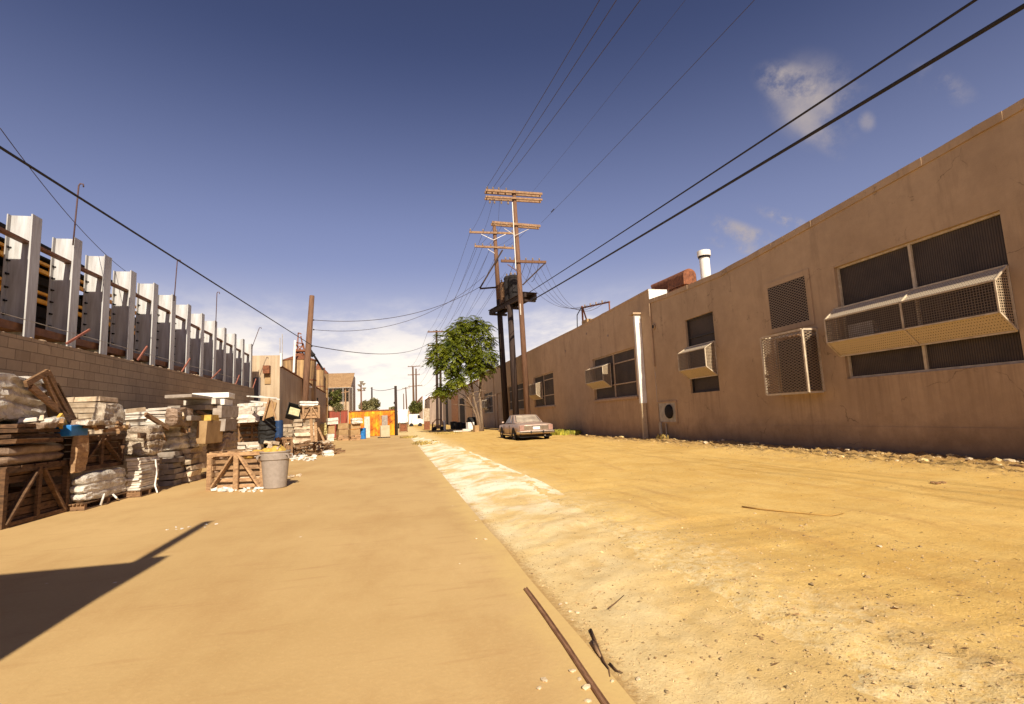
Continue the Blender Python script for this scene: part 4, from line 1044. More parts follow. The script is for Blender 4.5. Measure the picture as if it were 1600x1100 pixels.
# ------------------------------------------------------------------ the car
def make_car(loc, rz):
    T = thing('parked_car', 'old dusty pinkish brown two door coupe parked on the dirt by the wall', 'car', loc, rz)
    PAINT = mat('car_paint', (.46,.335,.26), (.38,.26,.20), scale=3, rough=.38, metal=.25, spec=.5)
    CHROME = mat('chrome', (.66,.58,.50), (.5,.42,.35), scale=5, rough=.22, metal=.85)
    GLASSR = mat('car_glass', (.46,.38,.29), (.22,.17,.13), scale=1.6, rough=.12, spec=.6)
    GLASSD = mat('dark_car_glass', (.19,.125,.09), (.13,.085,.06), scale=2, rough=.15, spec=.6)
    LAMPR = mat('tail_lamp_red', (.36,.22,.17), (.28,.15,.12), scale=8, rough=.25)
    # y, half width, z bottom, z side crease, z belt, z top
    ST = [(.00,.84,.44,.56,.80,.83),(.06,.92,.36,.56,.84,.87),(.45,.95,.27,.57,.87,.905),(1.15,.97,.24,.58,.885,.935),(1.75,.97,.23,.58,.885,.945),(2.6,.96,.22,.58,.87,.94),(3.4,.955,.22,.58,.86,.935),(3.7,.95,.22,.58,.855,.92),(4.5,.94,.24,.58,.835,.885),(5.0,.91,.28,.57,.81,.85),(5.16,.86,.38,.56,.78,.81)]
    rings = []
    for y, w_, zb, zc, zt, zz in ST:
        half = [(w_*.80,zb),(w_*.96,zb+.10),(w_*1.0,zc),(w_*.985,zt-.04),(w_*.93,zt+.005),(w_*.55,zz),(.0,zz+.012)]
        rg = [(x,y,z) for x, z in half] + [(-x,y,z) for x, z in half[-2::-1]]
        rings.append(rg)
    m = MB(); m.loft(rings); body = m.build('body', PAINT, T, smooth=True)
    body.data.polygons.foreach_set('use_smooth', [True]*len(body.data.polygons))
    # roof and pillars
    def qd(y, w_, z): return [(-w_,y,z),(w_,y,z)]
    m = MB()
    bl = [(1.42,.80,.925),(2.12,.66,1.345),(2.25,.655,1.365),(3.0,.64,1.37),(3.2,.63,1.345),(3.75,.80,.91)]
    rr = []
    for y, w_, z in bl: rr.append([(-w_,y,z),(-w_*.6,y,z+.018),(w_*.6,y,z+.018),(w_,y,z)])
    m.loft(rr, closed=False, caps=False)
    for s_ in (-1, 1):
        poly = [(s_*w_, y, z) for y, w_, z in bl]
        m.add(poly, [tuple(range(6))])
    m.build('roof', PAINT, T)
    def inset(p, k, lift):
        c = sum((Vector(q) for q in p), Vector())/len(p); n = (Vector(p[1])-Vector(p[0])).cross(Vector(p[2])-Vector(p[0])).normalized()
        return [c+(Vector(q)-c)*k + n*lift for q in p]
    def pane(name, poly, k, lift, mt):
        m = MB(); v = inset(poly, k, lift); m.add(v, [tuple(range(len(v)))]); return m.build(name, mt, T)
    rwq = [(-.78,1.44,.945),(.78,1.44,.945),(.655,2.1,1.352),(-.655,2.1,1.352)]
    pane('rear_window', rwq, .86, .02, GLASSR)
    m = MB(); v = inset(rwq, .90, .012); 
    for i in range(4): m.beam(v[i], v[(i+1)%4], .03, .03)
    m.build('rear_window_trim', CHROME, T)
    for s_ in (-1, 1):
        p_ = [(s_*.80,1.98,.96),(s_*.80,3.60,.94),(s_*.64,3.10,1.335),(s_*.66,2.32,1.345)]
        v = [(x+s_*.012, y, z) for x, y, z in p_]; m = MB(); m.add(v, [(0,1,2,3)]); m.build('side_window', GLASSD, T)
        m = MB(); m.beam((s_*.80,2.45,.95),(s_*.685,2.5,1.35),.03,.03); m.build('door_pillar', PAINT, T)
        m = MB(); m.b2(s_*.957,s_*.972,2.0,2.012,.33,.86); m.build('door_seam', BLACKP, T)
        m = MB(); m.b2(s_*.95,s_*.968,3.45,3.462,.33,.84); m.build('door_seam', BLACKP, T)
        m = MB(); m.b2(s_*.96,s_*.985,2.15,2.33,.755,.78); m.build('door_handle', CHROME, T)
        m = MB(); m.b2(s_*.962,s_*.985,.9,4.7,.32,.355) if False else m.b2(s_*.955,s_*.975,1.62,3.6,.285,.33); m.build('sill_trim', CHROME, T)
        m = MB(); m.lump((s_*1.02,3.35,.99),(.16,.10,.12),.1,1,1); m.build('mirror', PAINT, T)
    pane('windscreen', [(.78,3.72,.93),(-.78,3.72,.93),(-.63,3.22,1.34),(.63,3.22,1.34)], .9, .015, GLASSD)
    m = MB(); m.b2(-.56,.56,-.018,.02,.575,.80); tp_ = m.build('tail_panel', CHROME, T, bevel=.008)
    m = MB(); m.b2(-.19,.19,-.035,-.0182,.60,.75); m.build('number_plate', WHITEP, tp_)
    m = MB(); m.b2(-.22,.22,-.045,-.0182,.752,.79); m.build('plate_lamp', BLACKP, tp_)
    for s_ in (-1, 1):
        m = MB(); m.b2(s_*.66,s_*.90,-.03,.06,.55,.83); m.build('tail_lamp', LAMPR, T, bevel=.015)
        m = MB(); m.b2(s_*.565,s_*.655,-.024,.02,.57,.81); m.build('lamp_bezel', CHROME, T)
    m = MB(); m.b2(-.93,.93,-.16,.0,.40,.535); m.b2(-.96,-.88,-.13,.45,.40,.53); m.b2(.88,.96,-.13,.45,.40,.53); bp = m.build('rear_bumper', CHROME, T, bevel=.025)
    m = MB(); m.b2(-.92,.92,-.168,-.161,.44,.475); m.b2(-.36,-.30,-.19,-.168,.40,.53); m.b2(.30,.36,-.19,-.168,.40,.53); m.build('bumper_strip', BLACKP, bp)
    m = MB(); m.b2(-.92,.92,5.12,5.28,.40,.54); m.build('front_bumper', CHROME, T, bevel=.02)
    m = MB(); m.b2(-.86,.86,.1,5.0,.20,.30); m.build('underbody', BLACKP, T)
    m = MB(); m.tube([(.45,-.05,.27),(.45,.8,.28)], .03, 8); m.build('exhaust', GALV, T)
    for y in (1.13, 4.10):
        for s_ in (-1, 1):
            m = MB(); n = 20
            pts = [(s_*(.974 if y < 2 else .962), y+.395*math.cos(math.pi*j/n), .32+.40*math.sin(math.pi*j/n)) for j in range(n+1)]+[(s_*.955,y-.36,.2),(s_*.955,y+.36,.2)]
            m.add(pts, [tuple(range(len(pts)))]); m.build('wheel_well_shade', BLACKP, T)  # flat black plate paints in the shade of the wheel well
            m = MB(); w0 = .80; w1 = .985
            prof = [(.20,w0),(.31,w0),(.335,w0+.03),(.335,w1-.03),(.31,w1),(.22,w1-.005),(.20,w1-.03)]
            vs = []; fs = []; n = 24
            for r, x in prof:
                for j in range(n):
                    a = 2*math.pi*j/n; vs.append((s_*x, y+r*math.cos(a), .335+r*math.sin(a)))
            for i in range(len(prof)-1):
                for j in range(n): fs.append((i*n+j, i*n+(j+1)%n, (i+1)*n+(j+1)%n, (i+1)*n+j))
            m.add(vs, fs); wh = m.build('wheel', BLACKP, T, smooth=True)
            m = MB(); prof = [(.215,w1-.02),(.19,w1-.045),(.08,w1-.03),(.05,w1-.002),(.0,w1)]
            vs = []; fs = []
            for r, x in prof:
                for j in range(n):
                    a = 2*math.pi*j/n; vs.append((s_*x, y+r*math.cos(a), .335+r*math.sin(a)))
            for i in range(len(prof)-1):
                for j in range(n): fs.append((i*n+j, i*n+(j+1)%n, (i+1)*n+(j+1)%n, (i+1)*n+j))
            m.add(vs, fs); m.build('rim', CHROME, wh)
    return T
make_car((7.10, 26.1, .03), R(1.0))

# ------------------------------------------------------------------ piles along the block wall
def item(xl, xc, xr, yt, yb, XF, z0=None):
    ym = (yt+yb)/2
    y0 = onx(xc, ym, XF).y; xb = ony(xl, ym, y0).x; y1 = onx(xr, ym, XF).y
    za, zb = onx(xc, yb, XF).z, onx(xc, yt, XF).z
    xb = max(xb, -6.96); xb = min(xb, XF-.25)
    return xb, XF, y0, max(y1, y0+.25), (za if z0 is None else z0), zb
def stack(name, label, it, m, layers, jit=.02, group=None, cat='stack', per=2, ov=.05, gap=.9):
    x0,x1,y0,y1,z0,z1 = it; h = (z1-z0)/layers; mb = MB(); c = Vector(((x0+x1)/2,(y0+y1)/2,z0))
    for k in range(layers):
        n = random.choice(range(1, per+1))
        xs_ = sorted([0]+[rnd(.25,.75) for _ in range(n-1)]+[1])
        for a, b in zip(xs_[:-1], xs_[1:]):
            xa, xb = x0+(x1-x0)*a, x0+(x1-x0)*b
            mb.box(((xa+xb)/2-c.x+rnd(-ov,ov), (y0+y1)/2-c.y+rnd(-ov,ov), h*(k+.5)), ((xb-xa)*.985, (y1-y0)*rnd(.9,1.02), h*gap), (rnd(-.02,.02), rnd(-.025,.025), rnd(-.07,.07)), jit)
    o = mb.build(name, m, loc=c, bevel=.006); return tag(o, label, cat, group)
def bundle(name, label, it, m, amp=.05, n=10, seed=0, cat='bundle', group=None, freq=3.0):
    x0,x1,y0,y1,z0,z1 = it; c = Vector(((x0+x1)/2,(y0+y1)/2,z0))
    mb = MB(); mb.sheetbox((0,0,(z1-z0)/2), (x1-x0,y1-y0,z1-z0), amp*.8, seed, 17, rnd(-.05,.05), freq, max(2, int((z1-z0)/.15)))
    o = mb.build(name, m, loc=c); return tag(o, label, cat, group)
def pallet(label, it, h=.13, m=WOOD, group='wooden pallets under the stacks'):
    x0,x1,y0,y1,z0,z1 = it; mb = MB(); c = Vector(((x0+x1)/2,(y0+y1)/2,z0)); w_, l = x1-x0+.06, y1-y0+.08
    for k in range(5): mb.box((-w_/2+w_*(k+.5)/5, 0, h-.012), (w_/5*.72, l, .022), None, .004)
    for y in (-.45,0,.45): mb.box((0, l*y, h*.5-.006), (w_, .08, h-.04))
    for x in (-.42,0,.42): mb.box((w_*x, 0, .008), (.1, l, .016))
    o = mb.build('pallet', m, loc=c); return tag(o, label, 'pallet', group)
def crate(label, x0, x1, y0, y1, z0, z1, m=WOODD, slats=6, group=None, rz=0.0, brace='x', loc=None, openu=False, name='crate', t=.085):
    # slatted timber crate with a K brace on its long face (+x face, or -y face when brace='y')
    c = Vector(loc) if loc else Vector(((x0+x1)/2,(y0+y1)/2,z0))
    T = thing(name, label, 'crate', c, rz, group)
    w_, l, h = x1-x0, y1-y0, z1-z0; b = t
    for x in (-1,1):
        for y in (-1,1): mb = MB(); mb.box((x*(w_/2-b/2), y*(l/2-b/2), h/2), (b,b,h), None, .006); mb.build('post', m, T)
    mb = MB(); q = h/slats
    for k in range(slats):
        if random.random() < .06: continue
        z = q*(k+.5); e = rnd(-.012,.012)
        for x in (-1,1): g_ = rnd(.5,.72) if openu else rnd(.78,.92); mb.box((x*(w_/2-b-.012), e, z), (.022, l-.02, q*g_), (0,0,rnd(-.004,.004)), .004)
        for y in (-1,1): g_ = rnd(.5,.72) if openu else rnd(.78,.92); mb.box((e, y*(l/2-b-.012), z), (w_-2*b-.06, .022, q*g_), None, .004)
    mb.build('slats', m, T)
    mb = MB(); f = .03
    if brace == 'x':
        X = w_/2-.02+.004
        mb.box((X,0,h/2),(.04,b,h-.02)); mb.beam((X,-l/2+b,.05),(X+.001,-b*.6,h-.06),.04,b,(1,0,0)); mb.beam((X,l/2-b,.05),(X+.001,b*.6,h-.06),.04,b,(1,0,0))
        for z in (.04,h-.04): mb.box((X-.005,0,z),(.045,l,.08))
    else:
        Y = -l/2+.02-.004
        mb.box((0,Y,h/2),(b,.04,h-.02)); mb.beam((-w_/2+b,Y,.05),(-b*.6,Y-.001,h-.06),.04,b,(0,-1,0)); mb.beam((w_/2-b,Y,.05),(b*.6,Y-.001,h-.06),.04,b,(0,-1,0))
        mb.box((0,Y-.004,h-.04),(w_,.045,.08)); 
    mb.build('brace', m, T)
    if not openu:
        mb = MB()
        for k in range(5): mb.box((0, -l/2+l*(k+.5)/5, h+.012), (w_, l/5*.85, .022), None, .005)
        mb.build('lid', m, T)
    else:
        mb = MB()
        for k in range(4): mb.box((-w_/2+.12+k*.16, 0, h+.014), (.06, l, .026), (0,0,rnd(-.2,.2)), .005)
        mb.build('top_battens', m, T)
    return T
def gnda(it, z=0.0): x0,x1,y0,y1,z0,z1 = it; return (x0,x1,y0,y1,z,z1)

itA = item(-80, 6, 108, 733, 815, -5.92, 0.0); itA = (-6.93,)+itA[1:]
crate('dark wooden crate with a K brace at the lower left corner', itA[0], itA[1], itA[2], itA[3], 0, itA[5], WOODD, 7)
it = item(-80, 6, 104, 697, 733, -5.96); bundle('wrapped_stack', 'brown wrapped slab stack on the lower left crate', (-6.93,it[1],itA[2],it[3],itA[5]+.03,it[5]), FILMB, .02, 10, 1)
tA = it[5]
it = item(-80, 0, 100, 660, 697, -5.85)
stack('board_stack', 'dark pallets and boards stacked above the brown wrapped slabs', (-6.93,it[1],itA[2],it[3],tA+.01,it[5]), WOODD, 4, .02, per=3, gap=.75)
tB = it[5]
it = item(-80, 20, 74, 583, 660, -6.1); bundle('wrapped_bundle', 'crumpled plastic wrapped bundle at the top of the left pile', (-6.9,it[1],itA[2]-.2,it[3],tB+.01,it[5]), FILMW, .13, 14, 2, freq=2.2)
# broken crate frame leaning there
mb = MB(); P_ = lambda px, py, x=-6.0: onx(px, py, x)
for (a, b, w_) in (((40,600),(74,581),.10),((74,581),(116,660),.10),((48,604),(108,656),.11),((66,583),(100,655),.05),((88,600),(116,655),.06)): mb.beam(P_(*a), P_(*b), w_, .05, (1,0,0))
o = mb.build('broken_crate_frame', WOOD); tag(o, 'broken leaning timber frame beside the crumpled plastic bundle', 'crate frame')
mb = MB(); a, b, c, d = P_(70,600,-6.15), P_(84,594,-6.15), P_(104,640,-6.15), P_(80,652,-6.15); mb.prism([a,b,c,d], (-.05,0,0))
o = mb.build('board', CARDB); tag(o, 'pale tan board leaning behind the broken timber frame', 'board')
mb = MB(); mb.beam(P_(92,650,-5.9), P_(104,676,-5.9), .16, .05, (1,0,0)); o = mb.build('board', YELLP); tag(o, 'short yellow board end under the broken timber frame', 'board')
it2 = item(119, 130, 201, 742, 792, -5.7, 0.0)
pallet('low pallet beneath the crumpled film wrapped stack on the ground', gnda(it2))
bundle('wrapped_stack', 'low film wrapped flagstone stack on the ground pallet', it2[:4]+(.135,it2[5]), FILMW, .05, 12, 3)
mb = MB()
for a, b in (((157,790),(163,772)),((176,772),(187,783))): mb.tube([P_(*a,-5.66), P_(*a,-5.6).lerp(P_(*b,-5.6),.5), P_(*b,-5.66)], .018, 6)
o = mb.build('strap', WHITEP); tag(o, 'loose white straps dangling off the low wrapped stack', 'strap')
it3 = item(112, 120, 194, 684, 738, -5.86)
crate('dark crate with K brace resting above the low wrapped stack', it3[0]-.1, it3[1], it3[2], it3[3], max(it3[4], it2[5]+.02), it3[5], WOODD, 5)
mb = MB(); mb.sheetbox((0,0,.0), (.10,.38,.75), .03, 4, 7); o = mb.build('crumpled_board', WOODX, loc=onx(124,706,-5.82)); tag(o, 'splintered pale board hanging at the left end of the K braced crate', 'board')
it = item(100, 126, 137, 668, 682, -5.75); mb = MB(); mb.b2(it[0],it[1],it[2]-.3,it[3],it3[5]+.035,it3[5]+.24); o = mb.build('blue_box', BLUEP, bevel=.02); tag(o, 'bright blue plastic tray end on the left crates', 'box')
it3c = item(94, 158, 186, 619, 668, -6.0); stack('stone_stack', 'pale flagstone stack with yellow streaks on the K braced crate', it3c[:4]+(it3[5]+.05,it3c[5]), STONEB, 7, .03)
mb = MB(); x0,x1,y0,y1,z0,z1 = it3c; mb.sheetbox((0,0,0), (.2,y1-y0+.1,(z1-z0)*.8), .07, 6, 9); o = mb.build('torn_film', FILM, loc=(x1-.02,(y0+y1)/2,(z0+z1)/2-.08)); tag(o, 'torn plastic film draped over the end of the yellow streaked stack', 'film')
it4 = item(197, 219, 247, 716, 768, -5.45, 0.0)
pallet('pallet beneath the tidy thin slab stack', gnda(it4))
stack('stone_stack', 'tidy tall stack of thin pale slabs with a dangling strap', it4[:4]+(.135,it4[5]), STONEW, 13, .008, per=1, ov=.015)
mb = MB(); mb.tube([onx(243,718,-5.42),onx(245,740,-5.38),onx(242,758,-5.38),onx(246,770,-5.3)], .016, 6); o = mb.build('strap', WHITEP); tag(o, 'thin white strap hanging down the tidy thin slab stack', 'strap')
it = item(192, 234, 256, 664, 716, -5.42); bundle('wrapped_bundle', 'bundle in pale paper and brown tarp on the tidy slab stack', it[:4]+(it4[5]+.02,it[5]), FILM, .09, 13, 5)
t4 = it[5]
it = item(177, 268, 292, 637, 668, -5.4); stack('stone_stack', 'long bright white flagstone stack on top of the tarp bundle', it[:4]+(max(it[4],t4+.02),it[5]), STONEW, 6, .03, per=3)
mb = MB(); x0,x1,y0,y1,z0,z1 = it; mb.sheetbox((0,0,0), (.25,y1-y0+.1,(z1-z0)*.95), .07, 8, 9); o = mb.build('torn_film', FILMB, loc=(x1,(y0+y1)/2,(z0+z1)/2)); tag(o, 'brown torn wrap on the shaded end of the white flagstone stack', 'film')
it5 = item(246, 273, 300, 706, 756, -5.55, 0.0); stack('stone_stack', 'dark wrapped slab stack in shade left of the open crate', gnda(it5), STONEG, 6, .02)
it5b = item(286, 300, 318, 700, 748, -5.35, 0.0); stack('stone_stack', 'shaded grey stone stack just behind the open wooden crate', gnda(it5b), STONEB, 6, .04)
it = item(248, 282, 304, 660, 706, -5.5); bundle('wrapped_bundle', 'white paper wrapped bundle in the middle of the pile', it[:4]+(it5[5]+.02,it[5]), FILMW, .07, 12, 9)
it = item(288, 312, 326, 655, 702, -5.25); bundle('wrapped_bundle', 'torn white paper sack bundle left of the brown carton', it[:4]+(it5b[5]+.02,it[5]), FILMW, .08, 12, 10)
tS = it[5]
SL = [(254,296,330,649,657,-5.2,STONEG,'thin tan slab low in the slab pile'),(296,348,362,641,650,-5.0,WHITEP,'white slab with a shaded end in the slab pile'),(262,322,352,632,640,-5.1,STONEG,'long grey slab near the top of the pile'),(286,336,354,622,631,-5.0,STONEW,'pale slab second from the top left of the pile'),(310,350,364,624,633,-4.9,WHITEP,'bright white slab end near the top of the pile'),(257,300,332,616,621,-5.1,STONEG,'thin tan plank slab jutting left at the pile top'),(299,356,368,613,621,-4.85,WHITEP,'long bright white slab on the very top of the pile')]
for k, (xl,xc,xr,yt,yb,XF,mm,lab) in enumerate(SL):
    it = item(xl,xc,xr,yt,yb,XF); x0,x1,y0,y1,z0,z1 = it
    mb = MB(); mb.box((0,0,(z1-z0)/2), (x1-x0, y1-y0, z1-z0), (rnd(-.02,.02),rnd(-.02,.02),rnd(-.05,.05)), .008)
    o = mb.build('slab', mm, loc=((x0+x1)/2,(y0+y1)/2,z0), bevel=.01); tag(o, lab, 'slab')
it = item(304, 330, 348, 648, 657, -4.95); mb = MB(); x0,x1,y0,y1,z0,z1 = it; mb.b2(x0,x1,y0,y1,z0,z1); o = mb.build('slab', YELLP); tag(o, 'yellow slab edge under the white slab pile', 'slab')
it = item(318, 326, 346, 657, 693, -4.95); mb = MB(); x0,x1,y0,y1,z0,z1 = it; mb.box((0,0,(z1-z0)/2),(x1-x0,y1-y0,z1-z0),(0,.06,-.1)); o = mb.build('carton', CARDB, loc=((x0+x1)/2,(y0+y1)/2,z0), bevel=.01); tag(o, 'upright brown carton leaning out of the pile over the open crate', 'carton')
it = item(338, 348, 371, 632, 674, -4.85); stack('stone_block', 'dark grey block stack under the top white slab', it, STONEG, 2, .02, per=1)
it = item(322, 350, 372, 676, 714, -4.9, 0.0); bundle('wrapped_bundle', 'grey cloth covered bundle behind the open crate', gnda(it), FILMB, .08, 12, 12)
it = item(300, 330, 352, 657, 690, -5.4); bundle('wrapped_bundle', 'pale wrapped bundle behind the upright carton', it, FILM, .06, 11, 14)

for i in range(44):
    px = rnd(20, 372)
    py = rnd(636, 700) if px > 180 else rnd(655, 672)
    XF = -5.98+ (px/372)*1.0 + rnd(-.35,-.02)
    q = onx(px, py, XF)
    mb = MB(); k = random.random()
    if k < .55: mb.box((0,0,0),(rnd(.03,.06),rnd(.3,.9),rnd(.05,.11)),(rnd(-.5,.5),rnd(-.3,.3),rnd(-.6,.6)),.01); mm = random.choice([WOOD,WOODD,WOODX,STONEB])
    elif k < .8: mb.sheetbox((0,0,0),(rnd(.15,.3),rnd(.3,.6),rnd(.06,.14)),.05,i,8); mm = random.choice([FILM,FILMW,FILMB])
    else: mb.box((0,0,0),(rnd(.15,.3),rnd(.2,.45),rnd(.04,.1)),(rnd(-.3,.3),rnd(-.3,.3),rnd(-.5,.5)),.02); mm = random.choice([STONEW,STONEB,STONEG])
    o = mb.build('scrap', mm, loc=q); tag(o, 'scrap of board, film or slab caught in the rubbish pile along the block wall', 'scrap', 'loose scraps caught in the rubbish pile')

# the open wooden crate in front, on the concrete
ca, cb = gnd(322,767), gnd(413,764)
dv = (cb-ca); ang = math.atan2(dv.y, dv.x); L_ = dv.length; md = ca.lerp(cb,.5); bk_ = Vector((-math.sin(ang), math.cos(ang), 0))
cpos = md + bk_*.42
crate('open topped brown wooden crate with K brace beside the grey bin', -L_/2, L_/2, -.42, .42, 0, .84, WOODX, 6, None, ang, 'y', cpos, True, t=.11)
mb = MB()
for k in range(9): mb.lump((rnd(-.1,.45), rnd(-.25,.25), .72+rnd(0,.08)), (rnd(.2,.35), rnd(.15,.3), rnd(.12,.22)), .3, k, 2, rnd(0,3))
o = mb.build('yellow_scrap', YELLP, loc=cpos); o.rotation_euler.z = ang; tag(o, 'yellow scrap filling the open wooden crate', 'scrap')
mb = MB()
for k in range(6): mb.box((rnd(-.2,.2), rnd(-.05,.1), .07+.1*k), (1.1, .5, .085), (0,0,rnd(-.06,.06)), .02)
o = mb.build('stone_stack', STONEB, loc=cpos); o.rotation_euler.z = ang; tag(o, 'tan stone slabs inside the open wooden crate', 'stack')
mb = MB()
for k in range(110):
    px, py = rnd(330,412), rnd(754,769); q = gnd(px, py); s_ = rnd(.03,.085)
    if py < 757+abs(px-375)*.06: continue
    mb.box((q.x,q.y,s_*.35),(s_*1.5,s_*1.1,s_*.6),(rnd(-.5,.5),rnd(-.5,.5),rnd(0,3)),.012)
o = mb.build('stone_spill', RAG); tag(o, 'bright white broken stone spilled on the slab under the open crate', 'rubble', None, 'stuff')
# the grey bin
bq = gnd(429.5, 764); bd = Vector((bq.x, bq.y, 0)).normalized(); bp_ = Vector((bq.x, bq.y, 0)) + bd*.27
BN = thing('waste_bin', 'grey round plastic waste bin standing before the open crate', 'bin', bp_, R(10))
mb = MB(); mb.lathe([(0,.004),(.235,.004),(.245,.02),(.295,.63),(.30,.635),(.318,.64),(.322,.74),(.318,.79),(.335,.80),(.335,.825),(.30,.825),(.295,.79),(.24,.05),(0,.05)], n=40); mb.build('barrel', GREYP, BN, smooth=False)
for a in (R(-170), R(-30)):
    mb = MB(); c_, s_ = math.cos(a), math.sin(a); rr_ = .335
    tq = lambda o_, r, z: Vector((math.cos(a+o_)*r, math.sin(a+o_)*r, z))
    mb.tube([tq(-.25,.315,.75), tq(-.25,.375,.74), tq(-.2,.385,.67), tq(.2,.385,.67), tq(.25,.375,.74), tq(.25,.315,.75)], .018, 6)
    mb.build('handle', GREYP, BN)
YW = thing('yellow_bag', 'yellow sack and pale scrap heaped in the grey bin', 'bag', bp_+Vector((0,0,.62)))
mb = MB(); mb.lump((-.02,.0,.12),(.52,.5,.42),.25,3,3); mb.build('sack', YELLP, YW)
mb = MB()
for k in range(8): mb.box((rnd(-.16,.1),rnd(-.15,.15),.30+rnd(-.03,.1)),(rnd(.1,.22),rnd(.08,.15),.06),(rnd(-.6,.6),rnd(-.6,.6),rnd(0,3)),.02)
mb.build('scrap', STONEB, YW)

# things further along: placed by where they stand, turned to the lane
def at_g(xl, xr, yt, yb, yg=None):
    px = (xl+xr)/2; g0 = gnd(px, yg or yb); s_ = (g0-CAM).dot(FW)/F_
    top = ony(px, yt, g0.y).z; bot = ony(px, yb, g0.y).z if yg else 0.0
    return g0, (xr-xl)*s_, bot, top
AZ = R(-16)
def stack_g(name, label, xl, xr, yt, yb, dep, m, layers, yg=None, rz=AZ*-1, per=2, jit=.03, cat='stack', group=None):
    g0, w_, z0, z1 = at_g(xl, xr, yt, yb, yg); mb = MB(); h = (z1-z0)/layers
    for k in range(layers):
        n = random.choice(range(1, per+1)); cs = sorted([0]+[rnd(.3,.7) for _ in range(n-1)]+[1])
        for a, b in zip(cs[:-1], cs[1:]): mb.box((w_*((a+b)/2-.5)+rnd(-.03,.03), dep/2+rnd(-.03,.03), h*(k+.5)), (w_*(b-a)*.98, dep*rnd(.9,1.0), h*.92), (rnd(-.02,.02),rnd(-.03,.03),rnd(-.08,.08)), jit)
    o = mb.build(name, m, loc=(g0.x, g0.y, z0)); o.rotation_euler.z = rz; return tag(o, label, cat, group)
def bundle_g(name, label, xl, xr, yt, yb, dep, m, amp, seed, yg=None, cat='bundle'):
    g0, w_, z0, z1 = at_g(xl, xr, yt, yb, yg); mb = MB(); mb.sheetbox((0,dep/2,(z1-z0)/2), (w_,dep,z1-z0), amp*.8, seed, 15, 0, 2.5, max(2, int((z1-z0)/.2)))
    o = mb.build(name, m, loc=(g0.x, g0.y, z0)); o.rotation_euler.z = -AZ; return tag(o, label, cat)
stack_g('stone_stack', 'white stones stacked on the ground right of the open crate', 374, 410, 690, 716, 1.0, STONEW, 5, per=4, jit=.05)
g0, w_, z0, z1 = at_g(367, 406, 661, 691, 716)
crate('pale braced crate of white stone between two white stacks', -w_/2, w_/2, -.55, .55, 0, z1-z0, WOOD, 4, None, -AZ, 'y', (g0.x, g0.y+.6, z0), True)
stack_g('stone_stack', 'white stone filling of the pale braced crate', 371, 403, 664, 690, .8, STONEW, 5, 716, per=3, jit=.04).location.y += .25
bundle_g('wrapped_bundle', 'bright white film wrapped stack topping the pale braced crate', 369, 409, 630, 660, 1.0, FILMW, .08, 15, 716)
stack_g('stone_stack', 'pale stones showing beside the white film wrapped stack', 371, 412, 636, 660, .8, STONEW, 4, 718, per=3, jit=.04)
mb = MB()
for (a, b, w_) in (((388,619),(430,622),.16),((392,627),(424,630),.1),((406,619),(436,624),.06)): mb.beam(ony(*a,23.5), ony(*b,22.6), w_, .05, (0,0,1))
o = mb.build('plank', WHITEP); tag(o, 'white planks lying across the top behind the brown tilted board', 'plank')
mb = MB(); a,b,c,d = ony(412,655,22.5), ony(420,625,22.5), ony(432,629,22.5), ony(427,650,22.5); mb.prism([a,b,c,d], (0,.12,0)); o = mb.build('board', CARDB); tag(o, 'brown board tilted against the dark gap by the white bundle', 'board')
mb = MB(); mb.beam(ony(411,657,22.4), ony(421,622,22.4), .1, .06); mb.beam(ony(424,625,22.4), ony(431,655,22.4), .06, .05); o = mb.build('timber', WOODX); tag(o, 'pale timber posts propping the tilted brown board', 'timber')
bundle_g('black_sack', 'black rubbish sacks piled in the dark gap left of the barrel', 406, 428, 650, 694, 1.0, BLACKP, .1, 16, 717, 'bag')
bundle_g('black_sack', 'black sack on the ground under the dark gap', 404, 445, 682, 710, .8, BLACKP, .1, 17, None, 'bag')
def barrel(label, xl, xr, yt, yb, m, yg=None, name='barrel'):
    g0, w_, z0, z1 = at_g(xl, xr, yt, yb, yg); r = w_/2; h = z1-z0
    T = thing(name, label, 'barrel', (g0.x, g0.y+r, z0))
    mb = MB(); pr = [(0,0),(r*.95,0),(r,.03*h)]
    for z in (.33,.66): pr += [(r,h*(z-.02)),(r*1.04,h*z),(r,h*(z+.02))]
    pr += [(r,h*.97),(r*.96,h),(r*.9,h*.985),(0,h*.985)]
    mb.lathe(pr, n=20); mb.build('drum', m, T)
    mb = MB(); mb.lathe([(0,h*.99),(.06,h*.99),(.06,h*1.02),(0,h*1.02)], (r*.5,0,0), 8); mb.build('bung', BLACKP, T)
barrel('dark blue barrel half hidden in the rubbish pile', 426, 440, 657, 690, BLUED, 711)
barrel('bright blue barrel beside the rusty gate', 561.5, 571.5, 669, 686, BLUEP)
# tub lying on its side
g0, w_, z0, z1 = at_g(448, 468, 628, 660, 704)
T = thing('tub', 'tilted open tub with a yellow lining atop the stone stack', 'tub', (g0.x, g0.y, z0+(z1-z0)*.45))
T.rotation_euler = (R(62), R(18), R(20))
mb = MB(); a_ = w_*.62
mb.loft([[(-a_*.7,-a_*.6,-.3),(a_*.7,-a_*.6,-.3),(a_*.7,a_*.6,-.3),(-a_*.7,a_*.6,-.3)],[(-a_,-a_*.9,.35),(a_,-a_*.9,.35),(a_,a_*.9,.35),(-a_,a_*.9,.35)],[(-a_*.92,-a_*.82,.35),(a_*.92,-a_*.82,.35),(a_*.92,a_*.82,.35),(-a_*.92,a_*.82,.35)],[(-a_*.65,-a_*.55,-.22),(a_*.65,-a_*.55,-.22),(a_*.65,a_*.55,-.22),(-a_*.65,a_*.55,-.22)]]); mb.build('shell', BLACKP, T)
